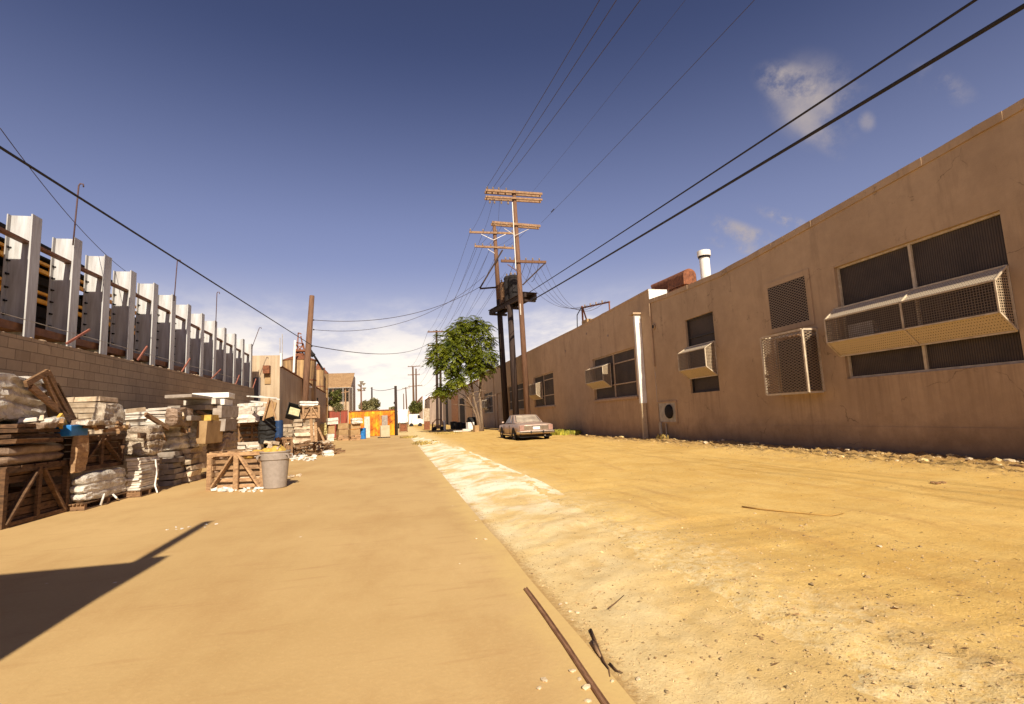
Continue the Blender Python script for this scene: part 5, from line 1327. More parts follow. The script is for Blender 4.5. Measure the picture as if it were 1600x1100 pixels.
mb = MB(); mb.b2(-a_*.62,a_*.62,-a_*.52,a_*.52,-.215,.18); mb.build('lining', mat('pale_lining', (.62,.55,.33), (.42,.35,.19), scale=6, rough=.8), T)
stack_g('stone_stack', 'pale stone stack below the dark basket, tallest of the far pile', 460, 492, 655, 692, 1.0, STONEB, 7, 706, per=2, jit=.06)
stack_g('stone_stack', 'stones on the ground under the tilted tub', 440, 470, 662, 700, .9, STONEB, 6, 705, per=3, jit=.06)
g0, w_, z0, z1 = at_g(469, 495, 634, 654, 706)
crate('dark slatted basket crate topped with white scrap', -w_/2, w_/2, -.4, .4, 0, z1-z0, WOODX, 4, None, -AZ, 'y', (g0.x, g0.y+.45, z0))
bundle_g('scrap_heap', 'white scrap heap on the dark slatted basket crate', 469, 497, 627, 635, .8, RAG, .06, 19, 706, 'scrap')
for k, (a, b) in enumerate((((488,690),(486,655)),((494,690),(493,660)),((497,668),(507,690)))):
    mb = MB(); y_ = 24.0; mb.beam(ony(*a,y_), ony(*b,y_), .12 if k < 2 else .05, .08); o = mb.build('timber', WOODX); tag(o, ('upright pale timber beside the far stone stack, left one','upright pale timber beside the far stone stack, right one','thin leaning stick at the right of the far pile')[k], 'timber')
g0, w_, z0, z1 = at_g(428, 452, 684, 716)
crate('small broken pale crate behind the grey bin', -w_/2, w_/2, -.35, .35, 0, z1-z0, WOOD, 3, None, -AZ, 'y', (g0.x, g0.y+.4, 0), True)
mb = MB(); g0 = gnd(487, 712)
for k in range(90):
    a = Vector((g0.x+rnd(-1.1,1.0), g0.y+rnd(-.2,1.2), 0)); hgt = .75*max(.15, 1-abs(a.x-g0.x+.2)/1.3)
    a.z = rnd(.03, hgt); an = rnd(-.5,.5)+(0 if random.random() < .6 else 1.4); l = rnd(.3,.75)
    d = Vector((math.cos(an)*l, rnd(-.2,.2), math.sin(an)*l*.35)); b = a+d; b.z = max(.03, b.z)
    mb.tube([a, a.lerp(b,.5)+Vector((0,0,rnd(-.03,.03))), b], rnd(.02,.05), 5)
o = mb.build('stick_heap', WOOD); tag(o, 'sprawling heap of grey sticks and roots on the slab edge', 'stick heap', None, 'stuff')
mb = MB()
for k in range(10): mb.lump((rnd(-.9,.8), rnd(-.1,.9), .2+rnd(-.1,.2)), (rnd(.4,.8),rnd(.4,.7),rnd(.3,.6)), .4, k, 2, rnd(0,3))
o = mb.build('earth_heap', STONEB, loc=(g0.x, g0.y+.5, 0)); tag(o, 'brown heap under the sprawling sticks', 'heap')
mb = MB()
for k in range(60):
    q = gnd(rnd(452,492), rnd(710,721)); s_ = rnd(.04,.12); mb.box((q.x,q.y,s_*.3),(s_*1.6,s_*1.2,s_*.5),(rnd(-.5,.5),rnd(-.5,.5),rnd(0,3)),.02)
o = mb.build('stone_spill', RAG); tag(o, 'white and yellow broken stone scattered right of the grey bin', 'rubble', None, 'stuff')
bundle_g('rag', 'small white rag on the slab at the end of the stick heap', 506, 522, 704, 713, .4, RAG, .06, 21, None, 'rag')
mb = MB(); q = gnd(300, 824)
for k in range(8): s_ = rnd(.012,.03); mb.box((rnd(-.35,.35), rnd(-.15,.15), s_*.3), (s_*1.6,s_,s_*.5), (rnd(-.4,.4),rnd(-.4,.4),rnd(0,3)), .01)
o = mb.build('stone_spill', RAG, loc=q); tag(o, 'few pale crumbs of stone near the post shadow tip', 'rubble', None, 'stuff')
mb = MB(); q = gnd(459, 745)
for k in range(8): s_ = rnd(.04,.09); mb.box((rnd(-.1,.5), rnd(-.2,.3), s_*.3), (s_*1.6,s_,s_*.5), (rnd(-.4,.4),rnd(-.4,.4),rnd(0,3)), .01)
o = mb.build('stone_spill', STONEB, loc=q); tag(o, 'brown stone crumbs on the slab right of the grey bin', 'rubble', None, 'stuff')

# by the gate
bundle_g('sack', 'yellowish sack bale left of the cartons by the gate', 499, 516, 661, 681, 1.2, mat('sacking', (.60,.50,.22), (.4,.31,.13), scale=6, rough=.9), .06, 23, 688, 'sack')
stack_g('carton', 'brown carton beside the yellowish sack bale', 514, 524, 664, 678, .9, CARDB, 1, 688, per=1, cat='carton')
stack_g('stone_stack', 'white stone heap on the cartons left of the sapling', 513, 529, 653, 663, .9, STONEW, 2, 688, per=3)
stack_g('stone_block', 'white block on the ground at the end of the stick heap', 512, 522, 678, 690, .8, STONEW, 2, per=1)
for (xl, xr, lab) in ((529,546,'tall brown cartoned pallet load, left of two by the gate'),(548,563,'tall brown cartoned pallet load next to the blue barrel')):
    stack_g('carton_stack', lab, xl, xr, 661, 680, 1.0, CARDB, 2, 687, per=1, jit=.01)
    stack_g('pallet', 'timber pallets under ' + lab, xl, xr, 680, 688, 1.0, WOODX, 3, 688, per=3, cat='pallet')
bundle_g('wrapped_bundle', 'pale film bundle on top of the carton load by the blue barrel', 551, 567, 653, 662, .9, FILMW, .06, 25, 687)
def panel_g(name, label, xl, xr, yt, yb, dep, m, cat, yg=None):
    g0, w_, z0, z1 = at_g(xl, xr, yt, yb, yg); mb = MB(); mb.box((0,dep/2,(z1-z0)/2),(w_,dep,z1-z0),(R(-3),0,0)); o = mb.build(name, m, loc=(g0.x,g0.y,z0), bevel=.012); o.rotation_euler.z = R(8); return tag(o, label, cat)
panel_g('board', 'white upright board leaning at the gate right of the blue barrel', 569.5, 578, 651, 684, .12, STONEW, 'board')
panel_g('board', 'grey upright slab leaning on the rusty gate', 597, 606, 649, 683, .15, STONEG, 'board')
FR = panel_g('cabinet', 'white low cabinet standing before the grey slab at the gate', 595, 609, 665, 683, .6, mat('cream_enamel', (.50,.42,.28), (.38,.30,.19), scale=2, rough=.5), 'cabinet')
g0 = gnd(601, 684); pallet('black pallet under the white cabinet by the gate', (g0.x-.55,g0.x+.45,g0.y-.2,g0.y+.5,0,.1), .06, BLACKP, None)
# gate and red fence
GT = thing('sheet_gate', 'rusty orange and yellow corrugated sheet gate closing the slab', 'gate', (-2.2, 51.5, 0))
a, b = ony(545,660,51.5).x+2.2, ony(618,660,51.5).x+2.2
for k in range(3):
    mb = MB(); x0 = a+(b-a)*k/3; x1 = a+(b-a)*(k+1)/3-.02; mb.b2(x0,x1,-.03,.0,.02,2.42); mb.build('sheet', RUSTY, GT)
mb = MB(); mb.b2(a,b,-.07,-.031,2.38,2.5); mb.b2(a,b,.001,.06,.2,.3); mb.build('rail', RUST, GT)
RF = thing('sheet_fence', 'dark red sheet fence left of the rusty gate', 'fence', (-5.55, 51.7, 0))
mb = MB(); mb.b2(-1.2, .98, -.03, 0, 0, 2.55); mb.build('sheet', REDF, RF)
mb = MB(); mb.b2(-1.2,.98,-.06,-.031,2.5,2.6); mb.build('rail', RUST, RF)

# tin shed behind the block wall
SX, SY = ony(437,600,30.4).x, 30.4
sz = ony(437,555,30.4).z; sl = ony(396,600,30.4).x
TS = thing('tin_shed', 'tall tan corrugated tin shed at the end of the block wall', 'shed', (SX, SY, 0))
mb = MB(); mb.b2(-9, 0, 0, .06, 0, sz); mb.build('front_wall', TIN, TS)
z0_, z1_ = onx(437.5,572,SX+.001).z, 4.42
zA = ony(437.5,573,30.5).z
mb = MB(); mb.prism([(-.06,.07,0),(-.06,19.2,0),(-.06,19.2,zA-.55),(-.06,.07,zA)], (.06,0,0)); mb.build('side_wall', TINS, TS)
mb = MB(); mb.prism([(.06,.03,zA+.03),(.06,19.25,zA-.52),(-9,19.25,zA-.1),(-9,.07,zA+.45)], (0,0,.05)); mb.build('roof', RUST, TS)
mb = MB(); q0, q1 = ony(413,572,SY), ony(423,584,SY); mb.b2(q0.x-SX,q1.x-SX,-.35,-.002,q1.z,q0.z); mb.build('fan_box', RUST, TS)
mb = MB(); q0, q1 = ony(414,585,SY), ony(423,600,SY); mb.b2(q0.x-SX,q1.x-SX,-.06,-.002,q1.z,q0.z); mb.build('patch', CARDB, TS)
mb = MB(); q0, q1 = ony(396,590,SY), ony(407,615,SY); mb.b2(q0.x-SX,q1.x-SX,-.05,-.003,q1.z-1,q0.z); mb.build('door', mat('slate_door', (.10,.085,.09), (.07,.06,.065), scale=4, rough=.6), TS)
mb = MB(); mb.b2(-.0,.09,-.02,.1,zA,sz+.1); mb.build('corner_trim', WHITEP, TS)
mb = MB(); y_ = 39.0; mb.b2(.002,.35,y_-SY-.3,y_-SY+.3,zA-.65,zA-.55); mb.build('lamp_hood', WHITEP, TS)
mb = MB(); mb.b2(.002,.03,44-SY,44.6-SY,2.6,3.5); mb.build('vent', DARKST, TS)
# silos
def silo(label, px0, px1, pyt, Y, zb=0.0):
    a, b = ony(px0, pyt, Y), ony(px1, pyt, Y); c = a.lerp(b,.5); r = (b-a).length/2; h = c.z
    T = thing('silo', label, 'silo', (c.x, Y, 0))
    mb = MB(); mb.lathe([(r,0),(r,h)], n=32); mb.build('tank', SILO, T, smooth=True)
    mb = MB(); mb.lathe([(r*1.03,h-.08),(r*1.03,h),(r*.3,h+.35),(r*.3,h+.5),(0,h+.5)], n=32); mb.build('cone_roof', RUST, T)
    mb = MB()
    for z in (.25,.5,.75): mb.lathe([(r*1.0,h*z-.04),(r*1.02,h*z-.04),(r*1.02,h*z+.04),(r,h*z+.04)], n=32)
    mb.build('hoops', RUST, T); return T, c, r
T1, c1, r1 = silo('wide rust streaked silo behind the tin shed, nearest of three', 441, 494, 563, 42.0)
mb = MB(); Y = 42.0
q = rel(T1, ony(462,556,Y)); t = rel(T1, ony(460,535,Y)); u = rel(T1, ony(474,537,Y)); v = rel(T1, ony(478,558,Y))
for p0, p1 in ((q,t),(v,u),(t,u),(q,u),(v,t),(rel(T1,ony(464,560,Y)),rel(T1,ony(466,520,Y))),(rel(T1,ony(466,520,Y)),rel(T1,ony(471,522,Y))),(rel(T1,ony(474,545,Y)),rel(T1,ony(470,525,Y)))): mb.beam(p0, p1, .08, .08)
for k in range(4): mb.beam(q.lerp(t,k/4), v.lerp(u,k/4), .05, .05)
mb.b2(q.x,v.x,-.4,.4,q.z+.3,q.z+.45)
mb.build('catwalk', RUST, T1)
mb = MB(); a = rel(T1, ony(461,532,Y-2)); b = rel(T1, ony(459,582,Y-2)); mb.tube([a,b], .08, 8); mb.build('vent_pipe', WHITEP, T1)
mb = MB(); mb.tube([rel(T1,ony(484,545,Y)), rel(T1,ony(505,578,Y))], .09, 6); mb.tube([rel(T1,ony(482,548,Y)), rel(T1,ony(490,556,Y))], .2, 6); mb.build('conveyor', DARKST, T1)
silo('slim rusty silo at the back, middle of three', 488, 507, 577, 49.0)
silo('small rusty silo beside the open barn, right of three', 498, 513, 583, 50.5)
for k, px in enumerate((437.5, 441)):
    a, b = ony(px, 580, 41), ony(px, 528-k*14+k*8, 41); mb = MB(); mb.tube([a,b], .03, 5); o = mb.build('mast', GALV); tag(o, ('thin mast over the tin shed corner, left of two','thin mast over the tin shed corner, right of two')[k], 'mast')
# open barn
BY = 64.0
x0, x1 = ony(500,600,BY).x, ony(545,600,BY).x; zt = ony(520,583,BY).z
BR = thing('open_barn', 'open fronted barn with a rusty tin roof behind the red fence', 'barn', (x1, BY, 0))
zr = ony(520,606,BY).z
mb = MB(); mb.prism([(x0-x1,-.5,zr),(.3,-.5,zr),(.3,5,zt+.35),(x0-x1,5,zt+.35)], (0,0,.08)); mb.build('roof', TINR, BR)
mb = MB(); mb.b2(x0-x1,-.05,.5,.56,0,ony(520,628,BY).z); mb.build('back_wall', TIN, BR)
mb = MB(); mb.prism([(0,-.2,0),(0,9,0),(0,9,zt+.1),(0,4.9,zt+.3),(0,-.2,zr)], (.08,0,0)); mb.build('side_wall', TING, BR)
mb = MB(); mb.b2(x0-x1,0,4,4.1,0,zt); mb.build('dark_interior', DARKST, BR)  # near-black panel paints in the shade under the barn roof
mb = MB()
for k in range(3): mb.b2(x0-x1+k*1.4,x0-x1+k*1.4+.15,-.1,.05,0,zr)
mb.beam((x0-x1,-.05,zr-.9),(0,-.05,zr-.5),.12,.12); mb.build('posts', WOOD, BR)
FNC = thing('chain_fence', 'chain link fence with pale posts before the open barn', 'fence', (ony(530,640,56).x, 56, 0))
mb = MB(); zf = ony(530,606,56).z
for px in (513,536,551): x = ony(px,620,56).x-FNC.location.x; mb.tube([(x,0,0),(x,0,zf)], .05, 6)
x0, x1 = ony(512,620,56).x-FNC.location.x, ony(551,620,56).x-FNC.location.x
mb.tube([(x0,0,zf),(x1,0,zf)], .04, 6); mb.build('posts', GALV, FNC)
mb = MB(); mb.add([(x0,.02,0),(x1,.02,0),(x1,.02,zf),(x0,.02,zf)], [(0,1,2,3)]); mb.build('mesh', CHAIN, FNC)

# bushes and far trees
def bush(name, label, px0, px1, pyt, pyb, Y, mtl, trunk=False, n=900, leaf=.16, cat='tree'):
    a, b = ony(px0, pyb, Y), ony(px1, pyb, Y); top = ony((px0+px1)/2, pyt, Y).z; bot = max(0, a.z); c = a.lerp(b,.5); rx = (b-a).length/2; rz_ = (top-bot)/2
    T = thing(name, label, cat, (c.x, Y, 0)); mb = MB()
    cl = [Vector((rnd(-.7,.7)*rx, rnd(-.7,.7)*rx, bot+rz_*(1+rnd(-.65,.6)))) for _ in range(14)]
    for k in range(n):
        q = random.choice(cl); u = Vector((random.gauss(0,1),random.gauss(0,1),random.gauss(0,1))).normalized()*rx*rnd(.15,.42); p = q+u; p.z = min(top, max(bot*.9, p.z))
        M = Euler((rnd(-1,1),rnd(-1,1),rnd(0,6))).to_matrix(); l = leaf*rnd(.6,1.3)
        mb.add([p+M@Vector((-l,0,0)), p+M@Vector((0,-l*.5,0)), p+M@Vector((l,0,l*.2)), p+M@Vector((0,l*.5,0))], [(0,1,2,3)])
    mb.build('crown', mtl, T)
    mb = MB(); mb.tube([(0,0,-.1),(.05,0,bot+rz_*.3),(.1,0,bot+rz_)], [max(.05,rx*.08),max(.04,rx*.06),.03], 6)
    for k in range(4): mb.tube([(.05,0,bot+rz_*.3), tuple(cl[k])], [.05,.02], 5)
    mb.build('trunk', BARK, T); return T
LF2 = mat('far_leaf', (.20,.20,.05), (.11,.12,.025), scale=1.5, rough=.7, island=.4); leafmat(LF2)
LF3 = mat('dusty_leaf', (.30,.27,.12), (.18,.16,.07), scale=1.2, rough=.8, island=.35); leafmat(LF3)
bush('bush', 'green bush behind the red fence in front of the open barn', 511, 535, 604, 645, 53, LF2, n=1400, leaf=.13, cat='bush')
bush('sapling', 'thin pale sapling leaning over the red fence', 520, 542, 630, 646, 48.4, LF3, n=160, leaf=.12, cat='sapling')
bush('round_tree', 'round dusty green tree rising beyond the rusty gate', 556, 594, 623, 652, 95, LF3, n=2200, leaf=.28)
bush('round_tree', 'bright green tree behind the white trucks', 638, 663, 621, 648, 150, LF2, n=1500, leaf=.4)
bush('round_tree', 'small olive tree between the gate post and the gate top', 608, 619, 634, 650, 120, LF3, n=700, leaf=.35)
# floodlight mast
fq = ony(565,655,85); fq.z = 0
FM = thing('floodlight_mast', 'slim mast with a cluster of floodlights beyond the gate', 'mast', fq)
mb = MB(); mb.tube([(0,0,0), rel(FM,ony(564,598,85))], .14, 6); mb.build('shaft', POLEW, FM)
for (px, py) in ((562,602),(568,600),(561,609),(569,607),(565,597)):
    mb = MB(); c = rel(FM, ony(px,py,84.8)); mb.lathe([(.05,-.25),(.35,.1),(.3,.15),(0,.15)], c, 8); mb.build('lamp', GALV, FM)
mb = MB(); mb.beam(rel(FM,ony(559,611,85)), rel(FM,ony(571,610,85)), .12, .12); mb.build('crossbar', POLEW, FM)

# vehicles and bits past the gate
def truck(label, xl, xr, yt, yb, Y, kind):
    a, b = ony(xl,yb,Y), ony(xr,yb,Y); w_ = b.x-a.x; top = ony((xl+xr)/2, yt, Y).z
    T = thing('parked_truck' if kind == 'box' else 'parked_van', label, 'truck' if kind == 'box' else 'van', ((a.x+b.x)/2, Y, 0))
    if kind == 'box':
        mb = MB(); mb.b2(-w_/2,w_/2,0,6,.9,top); mb.build('cargo_box', WHITEP, T, bevel=.05)
        mb = MB(); mb.b2(-w_*.45,w_*.45,6.02,7.6,.6,top*.75); mb.build('cab', WHITEP, T, bevel=.1)
        mb = MB(); mb.b2(-w_*.4,w_*.4,-.1,0,.55,.85); mb.build('rear_bumper', DARKST, T)
    else:
        L = w_; mb = MB(); mb.loft([[(-L/2,y,.45),(L*.30,y,.45),(L/2,y,.5),(L/2,y,top*.55),(L*.36,y,top*.62),(L*.24,y,top),(-L/2+.1,y,top),(-L/2,y,top*.9)] for y in (0,1.9)]); mb.build('body', WHITEP, T, bevel=.05)
        mb = MB(); mb.prism([(L*.26,-.01,top*.92),(L*.36,-.01,top*.65),(L*.12,-.01,top*.65),(L*.12,-.01,top*.92)], (0,-.01,0)); mb.build('side_window', DARKST, T)
    for y, x in (((.9,-w_*.42),(.9,w_*.42),(6.8,-w_*.42),(6.8,w_*.42)) if kind == 'box' else ((.1,-w_*.32),(.1,w_*.3),(1.8,-w_*.32),(1.8,w_*.3))):
        mb = MB()
        if kind == 'box': mb.tube([(x-.14,y,.45),(x+.14,y,.45)], .45, 14)
        else: mb.tube([(x,y-.12,.38),(x,y+.12,.38)], .38, 14)
        mb.build('wheel', BLACKP, T)
truck('white box truck seen from behind just right of the dark gate post', 622, 637.5, 640, 667, 92, 'box')
truck('white van parked sideways right of the white box truck', 639, 661, 647, 667, 100, 'van')
g0, w_, z0, z1 = at_g(624, 637, 659, 675)
D = thing('skip', 'small rusty skip in front of the white box truck', 'skip', (g0.x, g0.y, ground_z(g0.x,g0.y)))
mb = MB(); h = z1; mb.loft([[(-w_*.42,0,.1),(w_*.42,0,.1),(w_*.42,.9,.1),(-w_*.42,.9,.1)],[(-w_/2,-.1,h*.8),(w_/2,-.1,h*.8),(w_/2,1,h*.8),(-w_/2,1,h*.8)]]); mb.build('shell', RUST, D)
mb = MB(); mb.b2(-w_/2,-w_/2+.12,-.12,0,0,h); mb.b2(w_/2-.12,w_/2,-.12,0,0,h); mb.build('uprights', WOOD, D)
g0, w_, z0, z1 = at_g(663, 672, 638, 673)
PLR = thing('gate_pillar', 'yellowish concrete pillar with a rusty base right of the vans', 'pillar', (g0.x, g0.y, 0))
mb = MB(); mb.b2(-w_/2,w_/2,0,.7,z1*.42,z1); mb.build('upper_block', STONEB, PLR, bevel=.03)
mb = MB(); mb.b2(-w_*.48,w_*.48,.03,.67,-.1,z1*.42-.004); mb.build('rusty_base', RUST, PLR)
g0, w_, z0, z1 = at_g(676, 694, 656, 674)
TRL = thing('trailer_frame', 'rusty bare trailer frame with scrap by the white bollard', 'trailer', (g0.x, g0.y, .03))
mb = MB()
for x in (-.5,.5): mb.beam((x*w_,0,.05),(x*w_*.86,0,z1*.75),.08,.08); mb.beam((x*w_,1.2,.05),(x*w_*.86,1.2,z1*.75),.08,.08); mb.beam((x*w_*.86,0,z1*.75),(x*w_*.86,1.2,z1*.75),.08,.08)
mb.tube([(-w_*.43,0,z1*.75),(-w_*.2,0,z1),(w_*.2,0,z1),(w_*.43,0,z1*.75)], .05, 6); mb.build('frame', RUST, TRL)
mb = MB(); mb.b2(-w_*.46,w_*.46,.1,1.1,.25,.36); mb.b2(-w_*.3,w_*.3,.2,1.0,.364,z1*.5); mb.build('load', WOODX, TRL)
for x in (-.33,.33):
    mb = MB(); mb.tube([(x*w_,-.06,.25),(x*w_,.06,.25)], .25, 12); mb.build('wheel', BLACKP, TRL)
g0, w_, z0, z1 = at_g(693.5, 697, 657, 674); mb = MB(); mb.lathe([(0,0),(w_/2,0),(w_/2,z1*.95),(w_*.3,z1),(0,z1)], n=12); o = mb.build('bollard', WHITEP, loc=(g0.x,g0.y,.02)); tag(o, 'white bollard right of the rusty trailer frame', 'bollard')
# junk below the tree
g0 = gnd(727, 676); zz = ground_z(g0.x, g0.y)
mb = MB(); mb.box((-.3,.3,.08),(1.6,.9,.1),None,.02); mb.box((.25,.4,.19),(.9,.7,.1),None,.02); o = mb.build('slab', STONEW, loc=(g0.x,g0.y,zz)); tag(o, 'white stepped slabs lying by the tree foot', 'slab')
mb = MB(); mb.box((.55,.5,.55),(.6,.6,.6),(0,0,.2),.02); o = mb.build('box', WHITEP, loc=(g0.x,g0.y,zz)); tag(o, 'white box standing on the slabs under the tree', 'box')
mb = MB(); mb.lump((0,0,.4),(1.1,.9,1.0),.3,4,3); o = mb.build('tarp_heap', BLACKP, loc=(*ony(738,664,48.6)[:2], .55)); tag(o, 'dark tarp heap at the tree trunk', 'tarp')
mb = MB(); mb.box((0,0,.3),(.45,.45,.6),(0,0,.3),.02); o = mb.build('box', CARDB, loc=(*gnd(744,676)[:2], .04)); tag(o, 'small tan box right of the white box under the tree', 'box')
for k, (px, w2) in enumerate(((709,.9),(717,.8),(725,.7))):
    q = gnd(px, 671.5); mb = MB(); mb.lathe([(0,0),(.36,0),(.42,w2),(.44,w2+.05),(0,w2+.1)], n=14); o = mb.build('dark_bin', BLACKP, loc=(q.x,q.y,0)); tag(o, 'dark round bin against the corrugated shed left of the tree', 'bin', 'dark bins by the corrugated shed')

# ------------------------------------------------------------------ far right sheds
FX = 10.5
cs = thing('corrugated_shed', 'grey brown corrugated shed beyond the tree on the right', 'shed', (FX, 66.2, 0))
zt = onx(712,612,FX).z; y1 = onx(692,640,FX).y
mb = MB(); mb.b2(0,12,0,y1-66.2,-.2,zt); mb.build('wall', TING, cs)
mb = MB(); mb.b2(-.15,12,-.05,y1-66.1,zt+.003,zt+.15); mb.build('roof', RUST, cs)
def onp(px0, px1, pyt, pyb, name, m):
    ya, yb = onx(px1,640,FX).y, onx(px0,640,FX).y; zc = onx((px0+px1)/2, pyt, FX).z
    mb = MB(); mb.b2(-.06,-.003,ya-66.2,yb-66.2,-.1,min(zc, zt-.05)); mb.build(name, m, cs)
onp(706,716,618,664,'rusty_door',mat('rust_panel', (.45,.24,.12), (.3,.14,.07), scale=2, rough=.8)); onp(719,726,622,664,'door_opening',DARKST); onp(697,700,625,664,'door_opening',DARKST); onp(729,738,618,664,'panel',STUC1)
gb = thing('grey_shed', 'grey flat fronted shed in the distance left of the dark poles', 'shed', (0,0,0))
Y = 130; x0, x1 = ony(672,650,Y).x, ony(692,650,Y).x; zt = ony(682,621,Y).z
gb.location = (x0, Y, 0); mb = MB(); mb.b2(0,x1-x0+14,0,30,-.2,zt); mb.build('wall', TING, gb)
mb = MB(); mb.b2(-.2,x1-x0+14,-.2,30,zt+.003,zt+.2); mb.build('roof', RUST, gb)
gw = thing('white_building', 'bright white walled building in the distance beside a grey gable', 'building', (0,0,0))
Y = 150; x0, x1 = ony(661,650,Y).x, ony(673,650,Y).x; zt = ony(667,619,Y).z; zg = ony(661,620,Y).z; xg = ony(639,650,Y).x; zl = ony(641,640,Y).z
gw.location = (x0, Y, 0); mb = MB(); mb.b2(0,x1-x0+8,0,25,-.2,zt); mb.build('wall', WHITEP, gw)
mb = MB(); mb.prism([(xg-x0,.5,-.2),(-.01,.5,-.2),(-.01,.5,zg),(xg-x0+1.0,.5,zl)], (0,22,0)); mb.build('gable_wing', TING, gw)
mb = MB(); mb.prism([(xg-x0+.6,.3,zl+.05),(-.012,.3,zg+.06),(-.012,.3,zg+.35),(xg-x0+.6,.3,zl+.3)], (0,22.5,0)); mb.build('roof', RUST, gw)
# low distant town line beyond everything
for k in range(26):
    x = -70 + k*6.2 + rnd(-2,2); Y = rnd(230, 330); h = rnd(3.5, 6.5)
    T = thing('distant_building', 'low distant flat roofed building on the horizon', 'building', (x, Y, 0), 0, 'low distant buildings on the horizon')
    mb = MB(); mb.b2(-rnd(4,9), rnd(4,9), 0, 12, 0, h); mb.build('wall', random.choice([TING, STUC2, TIN]), T)
    mb = MB(); mb.b2(-9.2, 9.2, -.2, 12.2, h+.01, h+.25) if k % 3 == 0 else mb.b2(-4, 4, 1, 10, h+.01, h+.3); mb.build('roof', STUC1, T)

# ------------------------------------------------------------------ sky, sun, camera
W = bpy.data.worlds.new("World"); S.world = W; W.use_nodes = True
N = W.node_tree.nodes; L = W.node_tree.links; bg = N['Background']
SUN_EL, SUN_AZ = R(36), R(1.9)       # azimuth measured from -Y towards +X
sd = Vector((math.sin(SUN_AZ)*math.cos(SUN_EL), -math.cos(SUN_AZ)*math.cos(SUN_EL), math.sin(SUN_EL)))
sky = N.new('ShaderNodeTexSky'); sky.sky_type = 'NISHITA'; sky.sun_disc = False
sky.sun_elevation = SUN_EL; sky.sun_rotation = math.atan2(sd.x, sd.y); sky.dust_density = 1.2; sky.air_density = 1.0; sky.ozone_density = 2.0
tc = N.new('ShaderNodeTexCoord'); D = tc.outputs['Generated']
sp = N.new('ShaderNodeSeparateXYZ'); L.new(D, sp.inputs[0])
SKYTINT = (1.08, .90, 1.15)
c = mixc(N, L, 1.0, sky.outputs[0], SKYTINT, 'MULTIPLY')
g_ = N.new('ShaderNodeGamma'); g_.inputs[1].default_value = 1.0; L.new(c, g_.inputs[0]); c = g_.outputs[0]
# wispy cloud: noise on the sky dome flattened to a ceiling
zc = mathn(N, L, 'ADD', mathn(N, L, 'MAXIMUM', sp.outputs[2], 0.0), .10)
cx = mathn(N, L, 'DIVIDE', sp.outputs[0], zc); cy = mathn(N, L, 'DIVIDE', sp.outputs[1], zc)
cb = N.new('ShaderNodeCombineXYZ'); L.new(cx, cb.inputs[0]); L.new(cy, cb.inputs[1])
w1 = noisen(N, L, mapping(N, L, cb.outputs[0], (.9,.55,1), (0,0,R(25))), 1.2, 9, .62)
band = mathn(N, L, 'MULTIPLY', mapr(N, L, sp.outputs[2], .02, .07, 0, 1, True), mapr(N, L, sp.outputs[2], .10, .26, 1, 0, True))
cir = mathn(N, L, 'MULTIPLY', mapr(N, L, w1, .42, .60, 0, 1, True), band)
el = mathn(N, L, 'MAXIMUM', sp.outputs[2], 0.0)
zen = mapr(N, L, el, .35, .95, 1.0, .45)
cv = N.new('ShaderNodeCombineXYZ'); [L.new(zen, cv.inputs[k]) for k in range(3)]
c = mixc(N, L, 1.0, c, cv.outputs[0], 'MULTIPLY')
mid_ = mathn(N, L, 'POWER', mapr(N, L, el, 0.0, .62, 1, 0), 1.5)
c = mixc(N, L, mathn(N, L, 'MULTIPLY', mid_, .80), c, (6.0, 6.4, 8.8))
hz = mathn(N, L, 'POWER', mapr(N, L, el, 0.0, .30, 1, 0), 1.8)
HAZEC = (18.0, 15.8, 12.8)
c = mixc(N, L, mathn(N, L, 'MULTIPLY', hz, .92), c, HAZEC)
CLOUDC = (16.0, 14.4, 12.2)
c = mixc(N, L, mathn(N, L, 'MULTIPLY', cir, .75), c, CLOUDC)
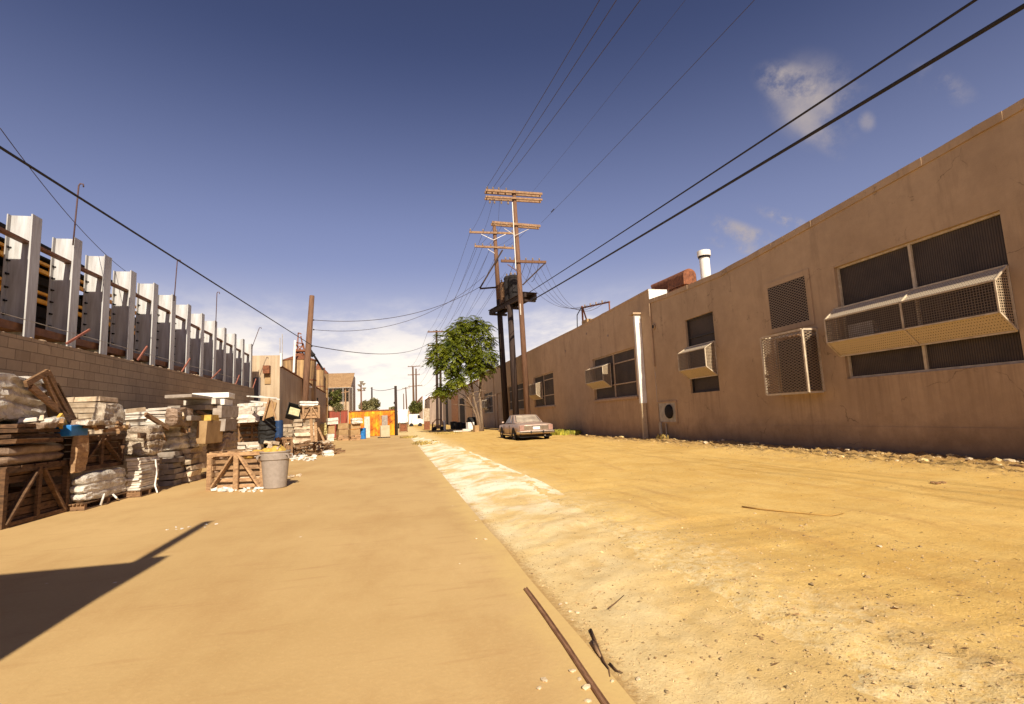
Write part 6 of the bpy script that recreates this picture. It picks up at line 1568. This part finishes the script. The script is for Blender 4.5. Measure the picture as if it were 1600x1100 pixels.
def puff(px, py, sx, sy, rot, amt, ns, seed):
    global c
    d0 = ray(px, py).normalized(); rt = RT; u_ = d0.cross(RT).normalized(); r_ = u_.cross(d0)
    def dot(v):
        n = N.new('ShaderNodeVectorMath'); n.operation = 'DOT_PRODUCT'; L.new(D, n.inputs[0]); n.inputs[1].default_value = v; return n.outputs['Value']
    ca, sa = math.cos(rot), math.sin(rot)
    a, b = dot(r_*ca+u_*-sa), dot(r_*sa+u_*ca)
    e = mathn(N, L, 'SQRT', mathn(N, L, 'ADD', mathn(N, L, 'POWER', mathn(N, L, 'DIVIDE', a, sx), 2.0), mathn(N, L, 'POWER', mathn(N, L, 'DIVIDE', b, sy), 2.0)))
    e = mathn(N, L, 'ADD', e, mathn(N, L, 'MULTIPLY', mapr(N, L, dot(d0), .5, .8, 9, 0), 1.0))
    nz = noisen(N, L, mapping(N, L, D, (1,1,1), (seed,seed*.7,0), (seed,0,0)), ns, 9, .68)
    k = mathn(N, L, 'MULTIPLY', mapr(N, L, e, .25, 1.0, 1, 0, True), mapr(N, L, nz, .42, .66, 0, 1, True))
    c = mixc(N, L, mathn(N, L, 'MULTIPLY', k, amt), c, (6.4, 5.5, 5.2))
puff(1240, 135, .075, .035, R(-20), .95, 14, 1.3)
puff(1275, 160, .10, .07, R(-35), .55, 9, 2.1)
puff(1262, 195, .10, .022, R(-38), .5, 8, 3.7)
puff(1180, 372, .14, .022, R(-22), .8, 14, 4.2)
puff(1245, 352, .09, .016, R(-24), .8, 18, 7.7)
puff(1150, 385, .07, .014, R(-15), .6, 20, 8.3)
puff(1475, 132, .06, .02, R(-30), .30, 16, 5.5)
puff(1355, 190, .02, .014, R(-60), .4, 16, 6.5)
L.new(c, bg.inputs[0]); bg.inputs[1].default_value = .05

sl = bpy.data.lights.new('sun', 'SUN'); sl.energy = 4.6; sl.angle = R(.5); sl.color = (1.0, .90, .72)
so = bpy.data.objects.new('sun', sl); COL.objects.link(so); so.rotation_euler = (-sd).to_track_quat('-Z', 'Y').to_euler()

cam = bpy.data.cameras.new('camera'); cam.sensor_width = 36; cam.lens = F_*36/1600; cam.clip_end = 2000; cam.clip_start = .05
co = bpy.data.objects.new('camera', cam); COL.objects.link(co)
M = Matrix((RT, UP, -FW)).transposed().to_4x4(); M.translation = CAM; co.matrix_world = M
S.camera = co
S.view_settings.view_transform = 'Standard'; S.view_settings.look = 'None'; S.view_settings.exposure = .65; S.view_settings.gamma = 1
S.render.resolution_x = 1024; S.render.resolution_y = 704
